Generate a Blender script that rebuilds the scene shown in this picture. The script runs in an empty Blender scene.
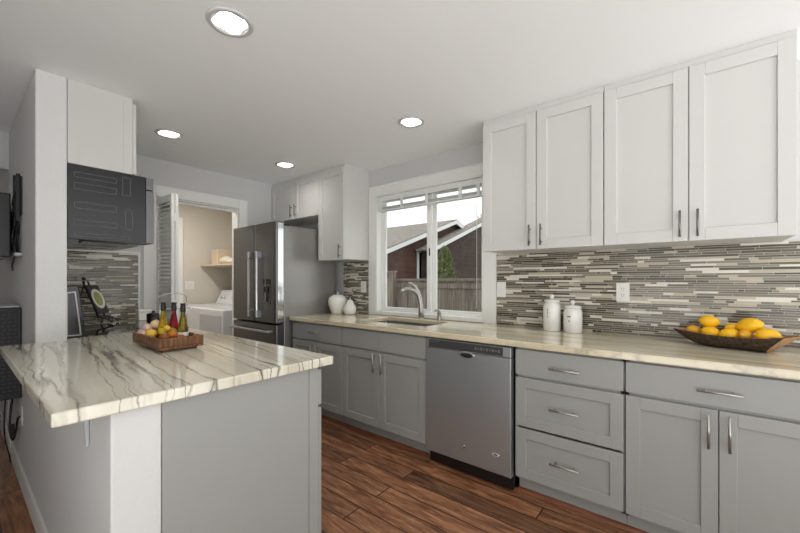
import bpy, math, random
from mathutils import Vector, Matrix
random.seed(7)
SC = bpy.context.scene
COL = SC.collection
PI = math.pi

# ------------------------------------------------------------------ camera, world, light, exposure
cd = bpy.data.cameras.new('camera')
cam = bpy.data.objects.new('camera', cd)
COL.objects.link(cam)
cam.location = (1.449, -2.702, 1.254)
cam.rotation_euler = (math.radians(90), 0, math.radians(39.137))
cd.sensor_fit = 'HORIZONTAL'
cd.sensor_width = 36.0
cd.lens = 366.38 / 800.0 * 36.0
cd.shift_y = (280.3 - 266.5) / 800.0
cd.clip_start = 0.02
SC.camera = cam

SC.view_settings.view_transform = 'Standard'
SC.view_settings.look = 'None'
SC.view_settings.gamma = 1.0
SC.view_settings.use_curve_mapping = False
SC.view_settings.exposure = 0.69

WORLD_STRENGTH = 2.0
w = bpy.data.worlds.new('overcast_sky')
SC.world = w
w.use_nodes = True
wn = w.node_tree
bg = wn.nodes['Background']
bg.inputs['Color'].default_value = (1.0, 1.0, 0.985, 1)
bg.inputs['Strength'].default_value = WORLD_STRENGTH
# overcast sky above the horizon, an added brighter half below it to lift the ceiling
_tc = wn.nodes.new('ShaderNodeTexCoord')
_sx = wn.nodes.new('ShaderNodeSeparateXYZ')
wn.links.new(_tc.outputs['Generated'], _sx.inputs[0])
_rp = wn.nodes.new('ShaderNodeValToRGB')
_rp.color_ramp.elements[0].position = .46
_rp.color_ramp.elements[0].color = (1.0, 1.0, 1.0, 1)
_rp.color_ramp.elements[1].position = .50
_rp.color_ramp.elements[1].color = (.5, .5, .495, 1)
_ma = wn.nodes.new('ShaderNodeMath')
_ma.operation = 'MULTIPLY_ADD'
_ma.inputs[1].default_value = .5
_ma.inputs[2].default_value = .5
wn.links.new(_sx.outputs['Z'], _ma.inputs[0])
wn.links.new(_ma.outputs[0], _rp.inputs['Fac'])
wn.links.new(_rp.outputs['Color'], bg.inputs['Color'])

CAN_POWER = 1.5          # each recessed ceiling light
LAUNDRY_POWER = 11.0


def link_light(name, kind, loc, power, size=0.1, rot=(0, 0, 0), color=(1, .96, .9), parent=None):
    ld = bpy.data.lights.new(name, kind)
    ld.energy = power
    ld.color = color
    if kind == 'AREA':
        ld.shape = 'DISK'
        ld.size = size
    else:
        ld.shadow_soft_size = size
    o = bpy.data.objects.new(name, ld)
    COL.objects.link(o)
    o.location = loc
    o.rotation_euler = rot
    return o


# ------------------------------------------------------------------ materials
def lin(c):
    c /= 255.0
    return c / 12.92 if c <= .04045 else ((c + .055) / 1.055) ** 2.4


def rgb(r, g, b):
    return (lin(r), lin(g), lin(b), 1)


def mat(name, col, rough=.5, metal=0.0, bump=None, coat=0.0, emit=None, spec=None, vary=None):
    """bump = (scale, strength, distance); vary = (scale, amount, stretch)"""
    m = bpy.data.materials.new(name)
    m.use_nodes = True
    nt = m.node_tree
    b = nt.nodes['Principled BSDF']
    b.inputs['Base Color'].default_value = rgb(*col)
    b.inputs['Roughness'].default_value = rough
    b.inputs['Metallic'].default_value = metal
    if spec is not None:
        b.inputs['Specular IOR Level'].default_value = spec
    if coat:
        b.inputs['Coat Weight'].default_value = coat
        b.inputs['Coat Roughness'].default_value = .1
    if emit:
        b.inputs['Emission Color'].default_value = (emit[0], emit[1], emit[2], 1)
        b.inputs['Emission Strength'].default_value = emit[3]
    if bump or vary:
        tc = nt.nodes.new('ShaderNodeTexCoord')
    if bump:
        n = nt.nodes.new('ShaderNodeTexNoise')
        n.inputs['Scale'].default_value = bump[0]
        n.inputs['Detail'].default_value = 2
        nt.links.new(tc.outputs['Object'], n.inputs['Vector'])
        bp = nt.nodes.new('ShaderNodeBump')
        bp.inputs['Strength'].default_value = bump[1]
        bp.inputs['Distance'].default_value = bump[2]
        nt.links.new(n.outputs['Fac'], bp.inputs['Height'])
        nt.links.new(bp.outputs['Normal'], b.inputs['Normal'])
    if vary:
        mp = nt.nodes.new('ShaderNodeMapping')
        mp.inputs['Scale'].default_value = vary[2]
        nt.links.new(tc.outputs['Object'], mp.inputs['Vector'])
        n = nt.nodes.new('ShaderNodeTexNoise')
        n.inputs['Scale'].default_value = vary[0]
        n.inputs['Detail'].default_value = 5
        nt.links.new(mp.outputs['Vector'], n.inputs['Vector'])
        r = nt.nodes.new('ShaderNodeValToRGB')
        c = rgb(*col)
        a = vary[1]
        r.color_ramp.elements[0].position = .3
        r.color_ramp.elements[1].position = .7
        r.color_ramp.elements[0].color = (c[0] * (1 - a), c[1] * (1 - a), c[2] * (1 - a), 1)
        r.color_ramp.elements[1].color = (min(1, c[0] * (1 + a)), min(1, c[1] * (1 + a)), min(1, c[2] * (1 + a)), 1)
        nt.links.new(n.outputs['Fac'], r.inputs['Fac'])
        nt.links.new(r.outputs['Color'], b.inputs['Base Color'])
    return m


def new_nodes(name):
    m = bpy.data.materials.new(name)
    m.use_nodes = True
    nt = m.node_tree
    return m, nt, nt.nodes['Principled BSDF']


def ramp(nt, stops, interp='LINEAR'):
    r = nt.nodes.new('ShaderNodeValToRGB')
    r.color_ramp.interpolation = interp
    e = r.color_ramp.elements
    e[0].position, e[0].color = stops[0][0], stops[0][1]
    e[1].position, e[1].color = stops[-1][0], stops[-1][1]
    for p, c in stops[1:-1]:
        x = e.new(p)
        x.color = c
    return r


def mixrgb(nt, fac, a, b, blend='MIX'):
    n = nt.nodes.new('ShaderNodeMix')
    n.data_type = 'RGBA'
    n.blend_type = blend
    for key, v in ((0, fac), (6, a), (7, b)):
        if isinstance(v, (int, float, tuple)):
            n.inputs[key].default_value = v
        else:
            nt.links.new(v, n.inputs[key])
    return n.outputs[2]


def quartzite(name, angle, k=1.0, cols=((186, 178, 156), (214, 208, 190), (226, 222, 206), (204, 198, 178))):
    m, nt, b = new_nodes(name)
    L = nt.links.new
    tc = nt.nodes.new('ShaderNodeTexCoord')
    geo = nt.nodes.new('ShaderNodeNewGeometry')
    rot = nt.nodes.new('ShaderNodeMapping')
    rot.inputs['Rotation'].default_value = (0, 0, angle)
    L(geo.outputs['Position'], rot.inputs['Vector'])
    # wobble
    nz = nt.nodes.new('ShaderNodeTexNoise')
    nz.inputs['Scale'].default_value = 7.0
    nz.inputs['Detail'].default_value = 6
    nz.inputs['Roughness'].default_value = .62
    L(rot.outputs['Vector'], nz.inputs['Vector'])
    sub = nt.nodes.new('ShaderNodeVectorMath')
    sub.operation = 'MULTIPLY_ADD'
    sub.inputs[1].default_value = (0, .05, .0)
    L(nz.outputs['Color'], sub.inputs[0])
    L(rot.outputs['Vector'], sub.inputs[2])
    st = nt.nodes.new('ShaderNodeMapping')
    st.inputs['Scale'].default_value = (.03, 1.0, .12)
    L(sub.outputs[0], st.inputs['Vector'])
    # broad cream / greige bands
    n1 = nt.nodes.new('ShaderNodeTexNoise')
    n1.inputs['Scale'].default_value = 7.0
    n1.inputs['Detail'].default_value = 5
    L(st.outputs['Vector'], n1.inputs['Vector'])
    base = ramp(nt, [(.30, rgb(*cols[0])), (.45, rgb(*cols[1])), (.58, rgb(*cols[2])), (.75, rgb(*cols[3]))])
    L(n1.outputs['Fac'], base.inputs['Fac'])
    # thin dark veins: iso-lines of a stretched noise
    def veins(scale, width, col_strength, seed):
        mp = nt.nodes.new('ShaderNodeMapping')
        mp.inputs['Location'].default_value = (seed, seed * 1.7, 0)
        L(st.outputs['Vector'], mp.inputs['Vector'])
        n = nt.nodes.new('ShaderNodeTexNoise')
        n.inputs['Scale'].default_value = scale
        n.inputs['Detail'].default_value = 1.5
        L(mp.outputs['Vector'], n.inputs['Vector'])
        s = nt.nodes.new('ShaderNodeMath')
        s.operation = 'SUBTRACT'
        s.inputs[1].default_value = .5
        L(n.outputs['Fac'], s.inputs[0])
        a = nt.nodes.new('ShaderNodeMath')
        a.operation = 'ABSOLUTE'
        L(s.outputs[0], a.inputs[0])
        r = ramp(nt, [(0.0, (col_strength,) * 3 + (1,)), (width, (0, 0, 0, 1))])
        L(a.outputs[0], r.inputs['Fac'])
        mk = nt.nodes.new('ShaderNodeTexNoise')
        mk.inputs['Scale'].default_value = 3.5
        mk.inputs['Detail'].default_value = 4
        ml = nt.nodes.new('ShaderNodeMapping')
        ml.inputs['Location'].default_value = (seed * 3.1, seed, 0)
        L(rot.outputs['Vector'], ml.inputs['Vector'])
        L(ml.outputs['Vector'], mk.inputs['Vector'])
        mrp = ramp(nt, [(.36, (.12, .12, .12, 1)), (.58, (1, 1, 1, 1))])
        L(mk.outputs['Fac'], mrp.inputs['Fac'])
        return mixrgb(nt, 1.0, r.outputs['Color'], mrp.outputs['Color'], 'MULTIPLY')
    c = base.outputs['Color']
    c = mixrgb(nt, veins(16.0, .034, .62 * k, 3.1), c, rgb(120, 108, 88))
    c = mixrgb(nt, veins(11.0, .015, .95 * k, 9.7), c, rgb(82, 74, 60))
    c = mixrgb(nt, veins(7.0, .012, 1.0 * k, 1.3), c, rgb(70, 62, 50))
    L(c, b.inputs['Base Color'])
    b.inputs['Roughness'].default_value = .12
    b.inputs['Coat Weight'].default_value = .3
    b.inputs['Coat Roughness'].default_value = .06
    return m


def plank_floor(name):
    m, nt, b = new_nodes(name)
    L = nt.links.new
    geo = nt.nodes.new('ShaderNodeNewGeometry')
    br = nt.nodes.new('ShaderNodeTexBrick')
    br.offset = .37
    br.offset_frequency = 2
    br.inputs['Scale'].default_value = 1.0
    br.inputs['Brick Width'].default_value = 1.25
    br.inputs['Row Height'].default_value = .127
    br.inputs['Mortar Size'].default_value = .0038
    br.inputs['Mortar Smooth'].default_value = .3
    br.inputs['Color1'].default_value = (0, 0, 0, 1)
    br.inputs['Color2'].default_value = (1, 1, 1, 1)
    br.inputs['Mortar'].default_value = (.5, .5, .5, 1)
    L(geo.outputs['Position'], br.inputs['Vector'])
    mp = nt.nodes.new('ShaderNodeMapping')
    mp.inputs['Scale'].default_value = (2.2, 16, 1)
    L(geo.outputs['Position'], mp.inputs['Vector'])
    off = nt.nodes.new('ShaderNodeVectorMath')
    off.operation = 'MULTIPLY_ADD'
    off.inputs[1].default_value = (7.0, 3.0, 5.0)
    L(br.outputs['Color'], off.inputs[0])
    L(mp.outputs['Vector'], off.inputs[2])
    gr = nt.nodes.new('ShaderNodeTexNoise')
    gr.inputs['Scale'].default_value = 2.0
    gr.inputs['Detail'].default_value = 8
    gr.inputs['Roughness'].default_value = .65
    gr.inputs['Distortion'].default_value = .6
    L(off.outputs[0], gr.inputs['Vector'])
    wood = ramp(nt, [(.28, rgb(66, 42, 29)), (.43, rgb(116, 77, 53)), (.56, rgb(150, 105, 75)), (.74, rgb(190, 147, 113))])
    L(gr.outputs['Fac'], wood.inputs['Fac'])
    tone = ramp(nt, [(0, (.55, .53, .52, 1)), (.5, (.95, .93, .92, 1)), (1, (1.15, 1.1, 1.05, 1))])
    L(br.outputs['Color'], tone.inputs['Fac'])
    c = mixrgb(nt, 1.0, wood.outputs['Color'], tone.outputs['Color'], 'MULTIPLY')
    c = mixrgb(nt, br.outputs['Fac'], c, rgb(38, 22, 16))
    L(c, b.inputs['Base Color'])
    b.inputs['Roughness'].default_value = .38
    bp = nt.nodes.new('ShaderNodeBump')
    bp.inputs['Strength'].default_value = .25
    bp.inputs['Distance'].default_value = .004
    L(gr.outputs['Fac'], bp.inputs['Height'])
    L(bp.outputs['Normal'], b.inputs['Normal'])
    return m


def brushed(name, col, rough, vertical=True, metal=1.0):
    m, nt, b = new_nodes(name)
    L = nt.links.new
    b.inputs['Base Color'].default_value = rgb(*col)
    b.inputs['Metallic'].default_value = metal
    tc = nt.nodes.new('ShaderNodeNewGeometry')
    mp = nt.nodes.new('ShaderNodeMapping')
    mp.inputs['Scale'].default_value = (60, 60, .6) if vertical else (.6, 60, 60)
    L(tc.outputs['Position'], mp.inputs['Vector'])
    n = nt.nodes.new('ShaderNodeTexNoise')
    n.inputs['Scale'].default_value = 6
    n.inputs['Detail'].default_value = 3
    L(mp.outputs['Vector'], n.inputs['Vector'])
    mr = nt.nodes.new('ShaderNodeMapRange')
    mr.inputs['To Min'].default_value = rough - .06
    mr.inputs['To Max'].default_value = rough + .08
    L(n.outputs['Fac'], mr.inputs['Value'])
    L(mr.outputs['Result'], b.inputs['Roughness'])
    return m


def glass_pane(name):
    m = bpy.data.materials.new(name)
    m.use_nodes = True
    nt = m.node_tree
    nt.nodes.remove(nt.nodes['Principled BSDF'])
    out = nt.nodes['Material Output']
    t = nt.nodes.new('ShaderNodeBsdfTransparent')
    t.inputs['Color'].default_value = (.93, .95, .95, 1)
    g = nt.nodes.new('ShaderNodeBsdfGlossy')
    g.inputs['Roughness'].default_value = .02
    mx = nt.nodes.new('ShaderNodeMixShader')
    mx.inputs['Fac'].default_value = .025
    nt.links.new(t.outputs[0], mx.inputs[1])
    nt.links.new(g.outputs[0], mx.inputs[2])
    nt.links.new(mx.outputs[0], out.inputs['Surface'])
    return m


def liquid_glass(name, col, rough=.05, trans=.85):
    m = mat(name, col, rough)
    b = m.node_tree.nodes['Principled BSDF']
    b.inputs['Transmission Weight'].default_value = trans
    b.inputs['IOR'].default_value = 1.3
    return m


def siding(name, col, row):
    m, nt, b = new_nodes(name)
    L = nt.links.new
    geo = nt.nodes.new('ShaderNodeNewGeometry')
    sp = nt.nodes.new('ShaderNodeSeparateXYZ')
    L(geo.outputs['Position'], sp.inputs[0])
    md = nt.nodes.new('ShaderNodeMath')
    md.operation = 'FRACT'
    dv = nt.nodes.new('ShaderNodeMath')
    dv.operation = 'DIVIDE'
    dv.inputs[1].default_value = row
    L(sp.outputs['Z'], dv.inputs[0])
    L(dv.outputs[0], md.inputs[0])
    n = nt.nodes.new('ShaderNodeTexNoise')
    n.inputs['Scale'].default_value = 3
    n.inputs['Detail'].default_value = 5
    L(geo.outputs['Position'], n.inputs['Vector'])
    c = rgb(*col)
    vr = ramp(nt, [(.3, tuple(x * .75 for x in c[:3]) + (1,)), (.7, tuple(x * 1.25 for x in c[:3]) + (1,))])
    L(n.outputs['Fac'], vr.inputs['Fac'])
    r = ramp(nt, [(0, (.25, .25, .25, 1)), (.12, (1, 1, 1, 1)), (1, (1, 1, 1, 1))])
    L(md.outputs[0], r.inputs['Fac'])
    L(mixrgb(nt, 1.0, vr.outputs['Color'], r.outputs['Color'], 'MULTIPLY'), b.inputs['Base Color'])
    b.inputs['Roughness'].default_value = .8
    bp = nt.nodes.new('ShaderNodeBump')
    bp.inputs['Distance'].default_value = .02
    L(md.outputs[0], bp.inputs['Height'])
    L(bp.outputs['Normal'], b.inputs['Normal'])
    return m


M = dict(
    wall=mat('wall_paint', (201, 201, 200), .7, bump=(160, .25, .0015)),
    plaster=mat('textured_white_paint', (214, 214, 213), .65, bump=(70, .45, .005)),
    ceiling=mat('ceiling_paint', (242, 244, 244), .8, bump=(60, .15, .002)),
    trim=mat('white_trim', (232, 232, 229), .4),
    beige=mat('beige_paint', (214, 208, 197), .7, bump=(160, .2, .001)),
    upper=mat('white_cabinet_paint', (204, 203, 200), .42),
    lower=mat('grey_cabinet_paint', (156, 157, 154), .42),
    dark=mat('dark_gap', (26, 26, 26), .8),
    black=mat('black_plastic', (22, 22, 23), .35),
    blackgloss=mat('black_glass', (10, 10, 11), .05),
    blackmetal=mat('black_enamelled_steel', (40, 41, 43), .2, metal=.5, coat=.3),
    ventgrey=mat('vent_grey', (58, 58, 60), .6),
    ribgrey=mat('rib_edge_grey', (84, 84, 84), .35, metal=.3),
    rack=mat('black_powder_coat', (30, 30, 31), .5),
    steel=brushed('brushed_stainless', (180, 184, 186), .36, metal=.75),
    slate=brushed('dark_stainless', (116, 116, 117), .38),
    slateside=mat('grey_painted_steel', (150, 148, 145), .28, metal=.55),
    nickel=mat('brushed_nickel', (176, 174, 169), .28, metal=.9),
    pewter=mat('dark_nickel', (128, 126, 122), .3, metal=.9),
    chrome=mat('chrome', (225, 225, 226), .1, metal=1),
    stone=quartzite('quartzite_veined', .10),
    stonewall=quartzite('quartzite_cream', .02, .4, ((194, 181, 148), (219, 208, 180), (231, 223, 199), (206, 193, 162))),
    floor=plank_floor('hand_scraped_wood'),
    ceramic=mat('white_ceramic', (236, 235, 230), .18, coat=.5),
    ink=mat('black_ink', (40, 38, 36), .6),
    plate=mat('white_outlet_plastic', (232, 231, 226), .35),
    lens=mat('lamp_lens', (255, 255, 255), .5, emit=(1, .98, .94, 6.0)),
    lamptrim=mat('lamp_trim_white', (200, 200, 198), .4),
    glass=glass_pane('window_glass'),
    vinyl=mat('white_vinyl', (238, 239, 236), .35),
    blind=mat('white_blind_slat', (226, 228, 226), .45),
    lemon=mat('lemon_skin', (242, 186, 18), .4, bump=(140, .35, .002)),
    lemon2=mat('dull_lemon_skin', (222, 164, 40), .45, bump=(140, .35, .002)),
    bark=mat('dark_bark', (66, 50, 36), .9, bump=(90, 1.0, .008), vary=(60, .75, (1, 1, 1.6))),
    bowlwood=mat('pale_bowl_wood', (176, 134, 98), .55, vary=(8, .3, (1, 8, 8))),
    traywood=mat('brown_tray_wood', (112, 74, 42), .5, bump=(60, .5, .003), vary=(14, .75, (6, 6, .9))),
    pinkskin=mat('pink_skin', (200, 164, 150), .5, vary=(60, .4, (1, 1, .3))),
    creamskin=mat('cream_skin', (214, 188, 146), .5, vary=(60, .3, (1, 1, .3))),
    yellowskin=mat('yellow_skin', (222, 182, 62), .4),
    orangeskin=mat('orange_skin', (200, 116, 34), .4),
    redskin=mat('red_skin', (150, 82, 48), .5, vary=(30, .4, (1, 1, 1))),
    greenskin=mat('green_skin', (134, 140, 36), .4),
    oil=liquid_glass('yellow_oil_glass', (226, 196, 40)),
    oildark=liquid_glass('olive_oil_glass', (170, 160, 44)),
    vinegar=liquid_glass('red_vinegar_glass', (190, 22, 34)),
    label=mat('white_paper_label', (232, 228, 216), .6),
    yellowlabel=mat('yellow_paper_label', (230, 196, 50), .6),
    boxpaper=mat('cream_cardboard', (226, 208, 182), .7),
    towel=mat('white_towel', (226, 216, 200), .95, bump=(200, .6, .004)),
    shelfwood=mat('pale_shelf_board', (206, 190, 164), .5),
    appliance=mat('white_enamel', (222, 223, 225), .25, coat=.3),
    appliancegrey=mat('light_grey_enamel', (186, 188, 192), .3),
    fence=mat('weathered_fence_wood', (124, 114, 104), .9, vary=(5, .5, (9, 9, .5))),
    roofing=mat('asphalt_shingle', (140, 132, 124), .95, bump=(12, .8, .03), vary=(10, .35, (1, 1, 1))),
    siding=siding('brown_lap_siding', (80, 50, 40), .19),
    siding2=siding('dark_brown_lap_siding', (72, 58, 52), .17),
    fascia=mat('white_fascia', (224, 226, 226), .5),
    ground=mat('ground_soil', (104, 96, 84), .95),
    bush=mat('bush_leaves', (122, 130, 86), .8, vary=(14, .6, (1, 1, 1))),
    barkgrey=mat('grey_twig_bark', (120, 112, 104), .9),
    greyboard=mat('dark_board', (44, 46, 52), .35),
    lime=mat('lime_glaze', (146, 152, 92), .3, vary=(60, .5, (1, 1, 1))),
    tealglaze=mat('teal_glaze', (40, 96, 92), .3),
    grout=mat('pale_grout', (208, 202, 188), .85),
    shoewood=mat('shoe_moulding_wood', (128, 78, 52), .45, vary=(6, .3, (1, 12, 12))),
    t1=mat('tile_taupe', (119, 113, 99), .22),
    t2=mat('tile_dark', (78, 74, 64), .12),
    t3=mat('tile_beige', (186, 177, 158), .4),
    t4=mat('tile_white', (222, 218, 206), .25),
    t5=mat('tile_grey_glass', (138, 133, 122), .1),
    t6=mat('tile_brown_glass', (99, 92, 78), .1),
    cord=mat('white_cable', (216, 214, 208), .5),
)


# ------------------------------------------------------------------ mesh helpers
class MB:
    def __init__(s):
        s.v, s.f, s.m, s.sm = [], [], [], []

    def add(s, vs, fs, mi=0, smooth=False):
        o = len(s.v)
        s.v += [tuple(p) for p in vs]
        for f in fs:
            s.f.append(tuple(o + i for i in f))
            s.m.append(mi)
            s.sm.append(smooth)
        return s

    def box(s, x0, x1, y0, y1, z0, z1, mi=0, mtx=None):
        x0, x1 = min(x0, x1), max(x0, x1)
        y0, y1 = min(y0, y1), max(y0, y1)
        z0, z1 = min(z0, z1), max(z0, z1)
        vs = [Vector(p) for p in ((x0, y0, z0), (x1, y0, z0), (x1, y1, z0), (x0, y1, z0), (x0, y0, z1), (x1, y0, z1), (x1, y1, z1), (x0, y1, z1))]
        if mtx:
            vs = [mtx @ p for p in vs]
        return s.add(vs, [(0, 3, 2, 1), (4, 5, 6, 7), (0, 1, 5, 4), (1, 2, 6, 5), (2, 3, 7, 6), (3, 0, 4, 7)], mi)

    def prism(s, poly, axis, a, b, mi=0):
        """poly of 2D points extruded along axis ('x','y','z') from a to b"""
        def P(p, t):
            return {'x': (t, p[0], p[1]), 'y': (p[0], t, p[1]), 'z': (p[0], p[1], t)}[axis]
        n = len(poly)
        vs = [P(p, a) for p in poly] + [P(p, b) for p in poly]
        fs = [tuple(range(n))[::-1], tuple(range(n, 2 * n))] + [(i, (i + 1) % n, n + (i + 1) % n, n + i) for i in range(n)]
        return s.add(vs, fs, mi)

    def lathe(s, prof, c=(0, 0, 0), seg=32, mi=0, sx=1, sy=1, mtx=None):
        vs, fs = [], []
        n = len(prof)
        for r, z in prof:
            for k in range(seg):
                a = 2 * PI * k / seg
                p = Vector((max(r, 1e-5) * math.cos(a) * sx, max(r, 1e-5) * math.sin(a) * sy, z))
                if mtx:
                    p = mtx @ p
                vs.append(p + Vector(c))
        for i in range(n - 1):
            for k in range(seg):
                k2 = (k + 1) % seg
                fs.append((i * seg + k, i * seg + k2, (i + 1) * seg + k2, (i + 1) * seg + k))
        return s.add(vs, fs, mi, True)

    def tube(s, pts, rad, seg=10, mi=0, sq=1.0):
        pts = [Vector(p) for p in pts]
        if isinstance(rad, (int, float)):
            rad = [rad] * len(pts)
        vs, fs = [], []
        up = None
        for i, p in enumerate(pts):
            d = (pts[min(i + 1, len(pts) - 1)] - pts[max(i - 1, 0)]).normalized()
            if up is None:
                up = Vector((0, 0, 1)) if abs(d.z) < .9 else Vector((1, 0, 0))
            x = d.cross(up).normalized()
            y = x.cross(d).normalized()
            up = y
            for k in range(seg):
                a = 2 * PI * k / seg
                vs.append(p + x * (rad[i] * math.cos(a)) + y * (rad[i] * sq * math.sin(a)))
        for i in range(len(pts) - 1):
            for k in range(seg):
                k2 = (k + 1) % seg
                fs.append((i * seg + k, i * seg + k2, (i + 1) * seg + k2, (i + 1) * seg + k))
        n = len(vs)
        fs.append(tuple(range(seg))[::-1])
        fs.append(tuple(range(n - seg, n)))
        return s.add(vs, fs, mi, True)

    def ball(s, c, r, seg=20, rings=12, mi=0, sx=1, sy=1, sz=1, mtx=None):
        prof = [(math.sin(PI * i / rings), -math.cos(PI * i / rings)) for i in range(rings + 1)]
        m = (mtx or Matrix.Identity(4)).to_3x3() @ Matrix.Diagonal((r * sx, r * sy, r * sz))
        return s.lathe(prof, c, seg, mi, mtx=m)

    def plate(s, us, vs_, holes, plane, a, b, mi=0):
        """a slab with rectangular holes: us x vs_ grid, holes = set of (i,j) cells; plane 'y','x' or 'z' is the thickness axis"""
        def P(u, v, t):
            return {'x': (t, u, v), 'y': (u, t, v), 'z': (u, v, t)}[plane]
        nu, nv = len(us), len(vs_)
        idx = lambda i, j, k: (k * nv + j) * nu + i
        pts = [P(us[i], vs_[j], t) for t in (a, b) for j in range(nv) for i in range(nu)]
        solid = lambda i, j: 0 <= i < nu - 1 and 0 <= j < nv - 1 and (i, j) not in holes
        fs = []
        for i in range(nu - 1):
            for j in range(nv - 1):
                if not solid(i, j):
                    continue
                fs.append((idx(i, j, 0), idx(i, j + 1, 0), idx(i + 1, j + 1, 0), idx(i + 1, j, 0)))
                fs.append((idx(i, j, 1), idx(i + 1, j, 1), idx(i + 1, j + 1, 1), idx(i, j + 1, 1)))
                if not solid(i - 1, j):
                    fs.append((idx(i, j, 0), idx(i, j, 1), idx(i, j + 1, 1), idx(i, j + 1, 0)))
                if not solid(i + 1, j):
                    fs.append((idx(i + 1, j, 0), idx(i + 1, j + 1, 0), idx(i + 1, j + 1, 1), idx(i + 1, j, 1)))
                if not solid(i, j - 1):
                    fs.append((idx(i, j, 0), idx(i + 1, j, 0), idx(i + 1, j, 1), idx(i, j, 1)))
                if not solid(i, j + 1):
                    fs.append((idx(i, j + 1, 0), idx(i, j + 1, 1), idx(i + 1, j + 1, 1), idx(i + 1, j + 1, 0)))
        return s.add(pts, fs, mi)

    def build(s, name, mats, parent=None, bevel=0.0, seg=2, origin=None):
        if not isinstance(mats, (list, tuple)):
            mats = [mats]
        lo = [min(p[i] for p in s.v) for i in range(3)]
        hi = [max(p[i] for p in s.v) for i in range(3)]
        org = Vector(origin) if origin is not None else Vector(((lo[0] + hi[0]) / 2, (lo[1] + hi[1]) / 2, lo[2] if parent is None else (lo[2] + hi[2]) / 2))
        me = bpy.data.meshes.new(name)
        me.from_pydata([tuple(Vector(p) - org) for p in s.v], [], s.f)
        for mt in mats:
            me.materials.append(mt)
        me.polygons.foreach_set('material_index', s.m)
        me.polygons.foreach_set('use_smooth', s.sm)
        me.update()
        import bmesh
        bm = bmesh.new()
        bm.from_mesh(me)
        bmesh.ops.recalc_face_normals(bm, faces=bm.faces)
        bm.to_mesh(me)
        bm.free()
        o = bpy.data.objects.new(name, me)
        COL.objects.link(o)
        o['w'] = tuple(org)
        if parent is not None:
            o.parent = parent
            o.location = org - Vector(parent['w'])
        else:
            o.location = org
        if bevel:
            md = o.modifiers.new('soft_edges', 'BEVEL')
            md.width = bevel
            md.segments = seg
            md.limit_method = 'ANGLE'
            md.angle_limit = math.radians(50)
            md.harden_normals = False
        return o


def thing(name, label, cat, loc, group=None):
    o = bpy.data.objects.new(name, None)
    COL.objects.link(o)
    o.location = loc
    o.empty_display_size = .05
    o['w'] = tuple(loc)
    return tag(o, label, cat, group)


def tag(o, label, cat, group=None):
    o['label'] = label
    o['category'] = cat
    if group:
        o['group'] = group
    return o


def struct(o):
    o['kind'] = 'structure'
    return o


# ------------------------------------------------------------------ the room
CEIL = 2.378
WY = 0.03          # kitchen face of the window wall
BX = -2.44         # kitchen face of the laundry wall
RIGHT = 3.0

struct(MB().box(-5.0, RIGHT, -3.9, .18, -.12, 0).build('floor', M['floor']))
# ceiling with four round-light cut-outs (the ring of each light covers the square hole)
LIGHTS = [(-.135, -1.93), (-1.70, -1.64), (-1.67, -.64), (-.13, -.635)]
cx = sorted(set([-5.0, RIGHT] + [round(x + d, 4) for x, y in LIGHTS for d in (-.06, .06)]))
cy = sorted(set([-4.1, .18] + [round(y + d, 4) for x, y in LIGHTS for d in (-.06, .06)]))
holes = set()
for x, y in LIGHTS:
    for i in range(len(cx) - 1):
        for j in range(len(cy) - 1):
            if abs((cx[i] + cx[i + 1]) / 2 - x) < .06 and abs((cy[j] + cy[j + 1]) / 2 - y) < .06:
                holes.add((i, j))
struct(MB().plate(cx, cy, holes, 'z', CEIL, CEIL + .15).build('ceiling', M['ceiling']))

# window wall, opening for the sink window
WX0, WX1, WZ0, WZ1 = -1.077, .101, .90, 2.107
wall = MB().plate([-4.25, BX - .12, WX0, WX1, RIGHT], [0, WZ0, WZ1, CEIL], {(2, 1)}, 'y', WY, WY + .15)
struct(wall.build('wall_back', M['wall']))
# laundry wall with the bifold opening
DY0, DY1, DZ = -1.505, -.714, 2.035
lw = MB().plate([-2.29, DY0, DY1, WY], [0, DZ, CEIL], {(1, 0)}, 'x', BX - .12, BX)
struct(lw.build('wall_left', M['wall']))
# dividing wall: full height stub, then the half wall under the peninsula counter
struct(MB().box(-4.25, -1.27, -2.417, -2.29, 0, CEIL).build('wall_divider', M['plaster'], bevel=.006))
hw = MB()
hw.box(-1.27, .17, -2.417, -2.29, 0, .883, 0)
struct(hw.build('wall_half', M['plaster'], bevel=.006))
# laundry room
struct(MB().box(-4.22, -4.10, -2.29, WY, 0, CEIL).build('wall_laundry_far', M['beige']))
lr = MB().box(-4.10, BX - .12, WY - .012, WY, 0, CEIL)
struct(lr.build('wall_laundry_right', M['beige']))
struct(MB().box(-4.10, BX - .12, -2.29, -2.278, 0, CEIL).build('wall_laundry_left', M['beige']))
# bulkhead and far wall of the living room beyond the divider
struct(MB().box(-2.75, -2.63, -3.88, -2.417, 2.10, CEIL).build('wall_living_header', M['wall']))
struct(MB().box(-5.0, -4.9, -3.88, -2.417, 0, CEIL).build('wall_living_far', M['wall']))
struct(MB().box(-5.0, .55, -4.0, -3.88, 0, CEIL).build('wall_light_blocker', M['wall']))  # unseen wall, added to cut daylight on the living side
# baseboard on the living side
bb = MB().prism([(-2.432, 0), (-2.432, .085), (-2.428, .10), (-2.4175, .10), (-2.4175, 0)], 'x', -4.2, .17)
struct(bb.build('baseboard_left', M['trim']))

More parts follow.
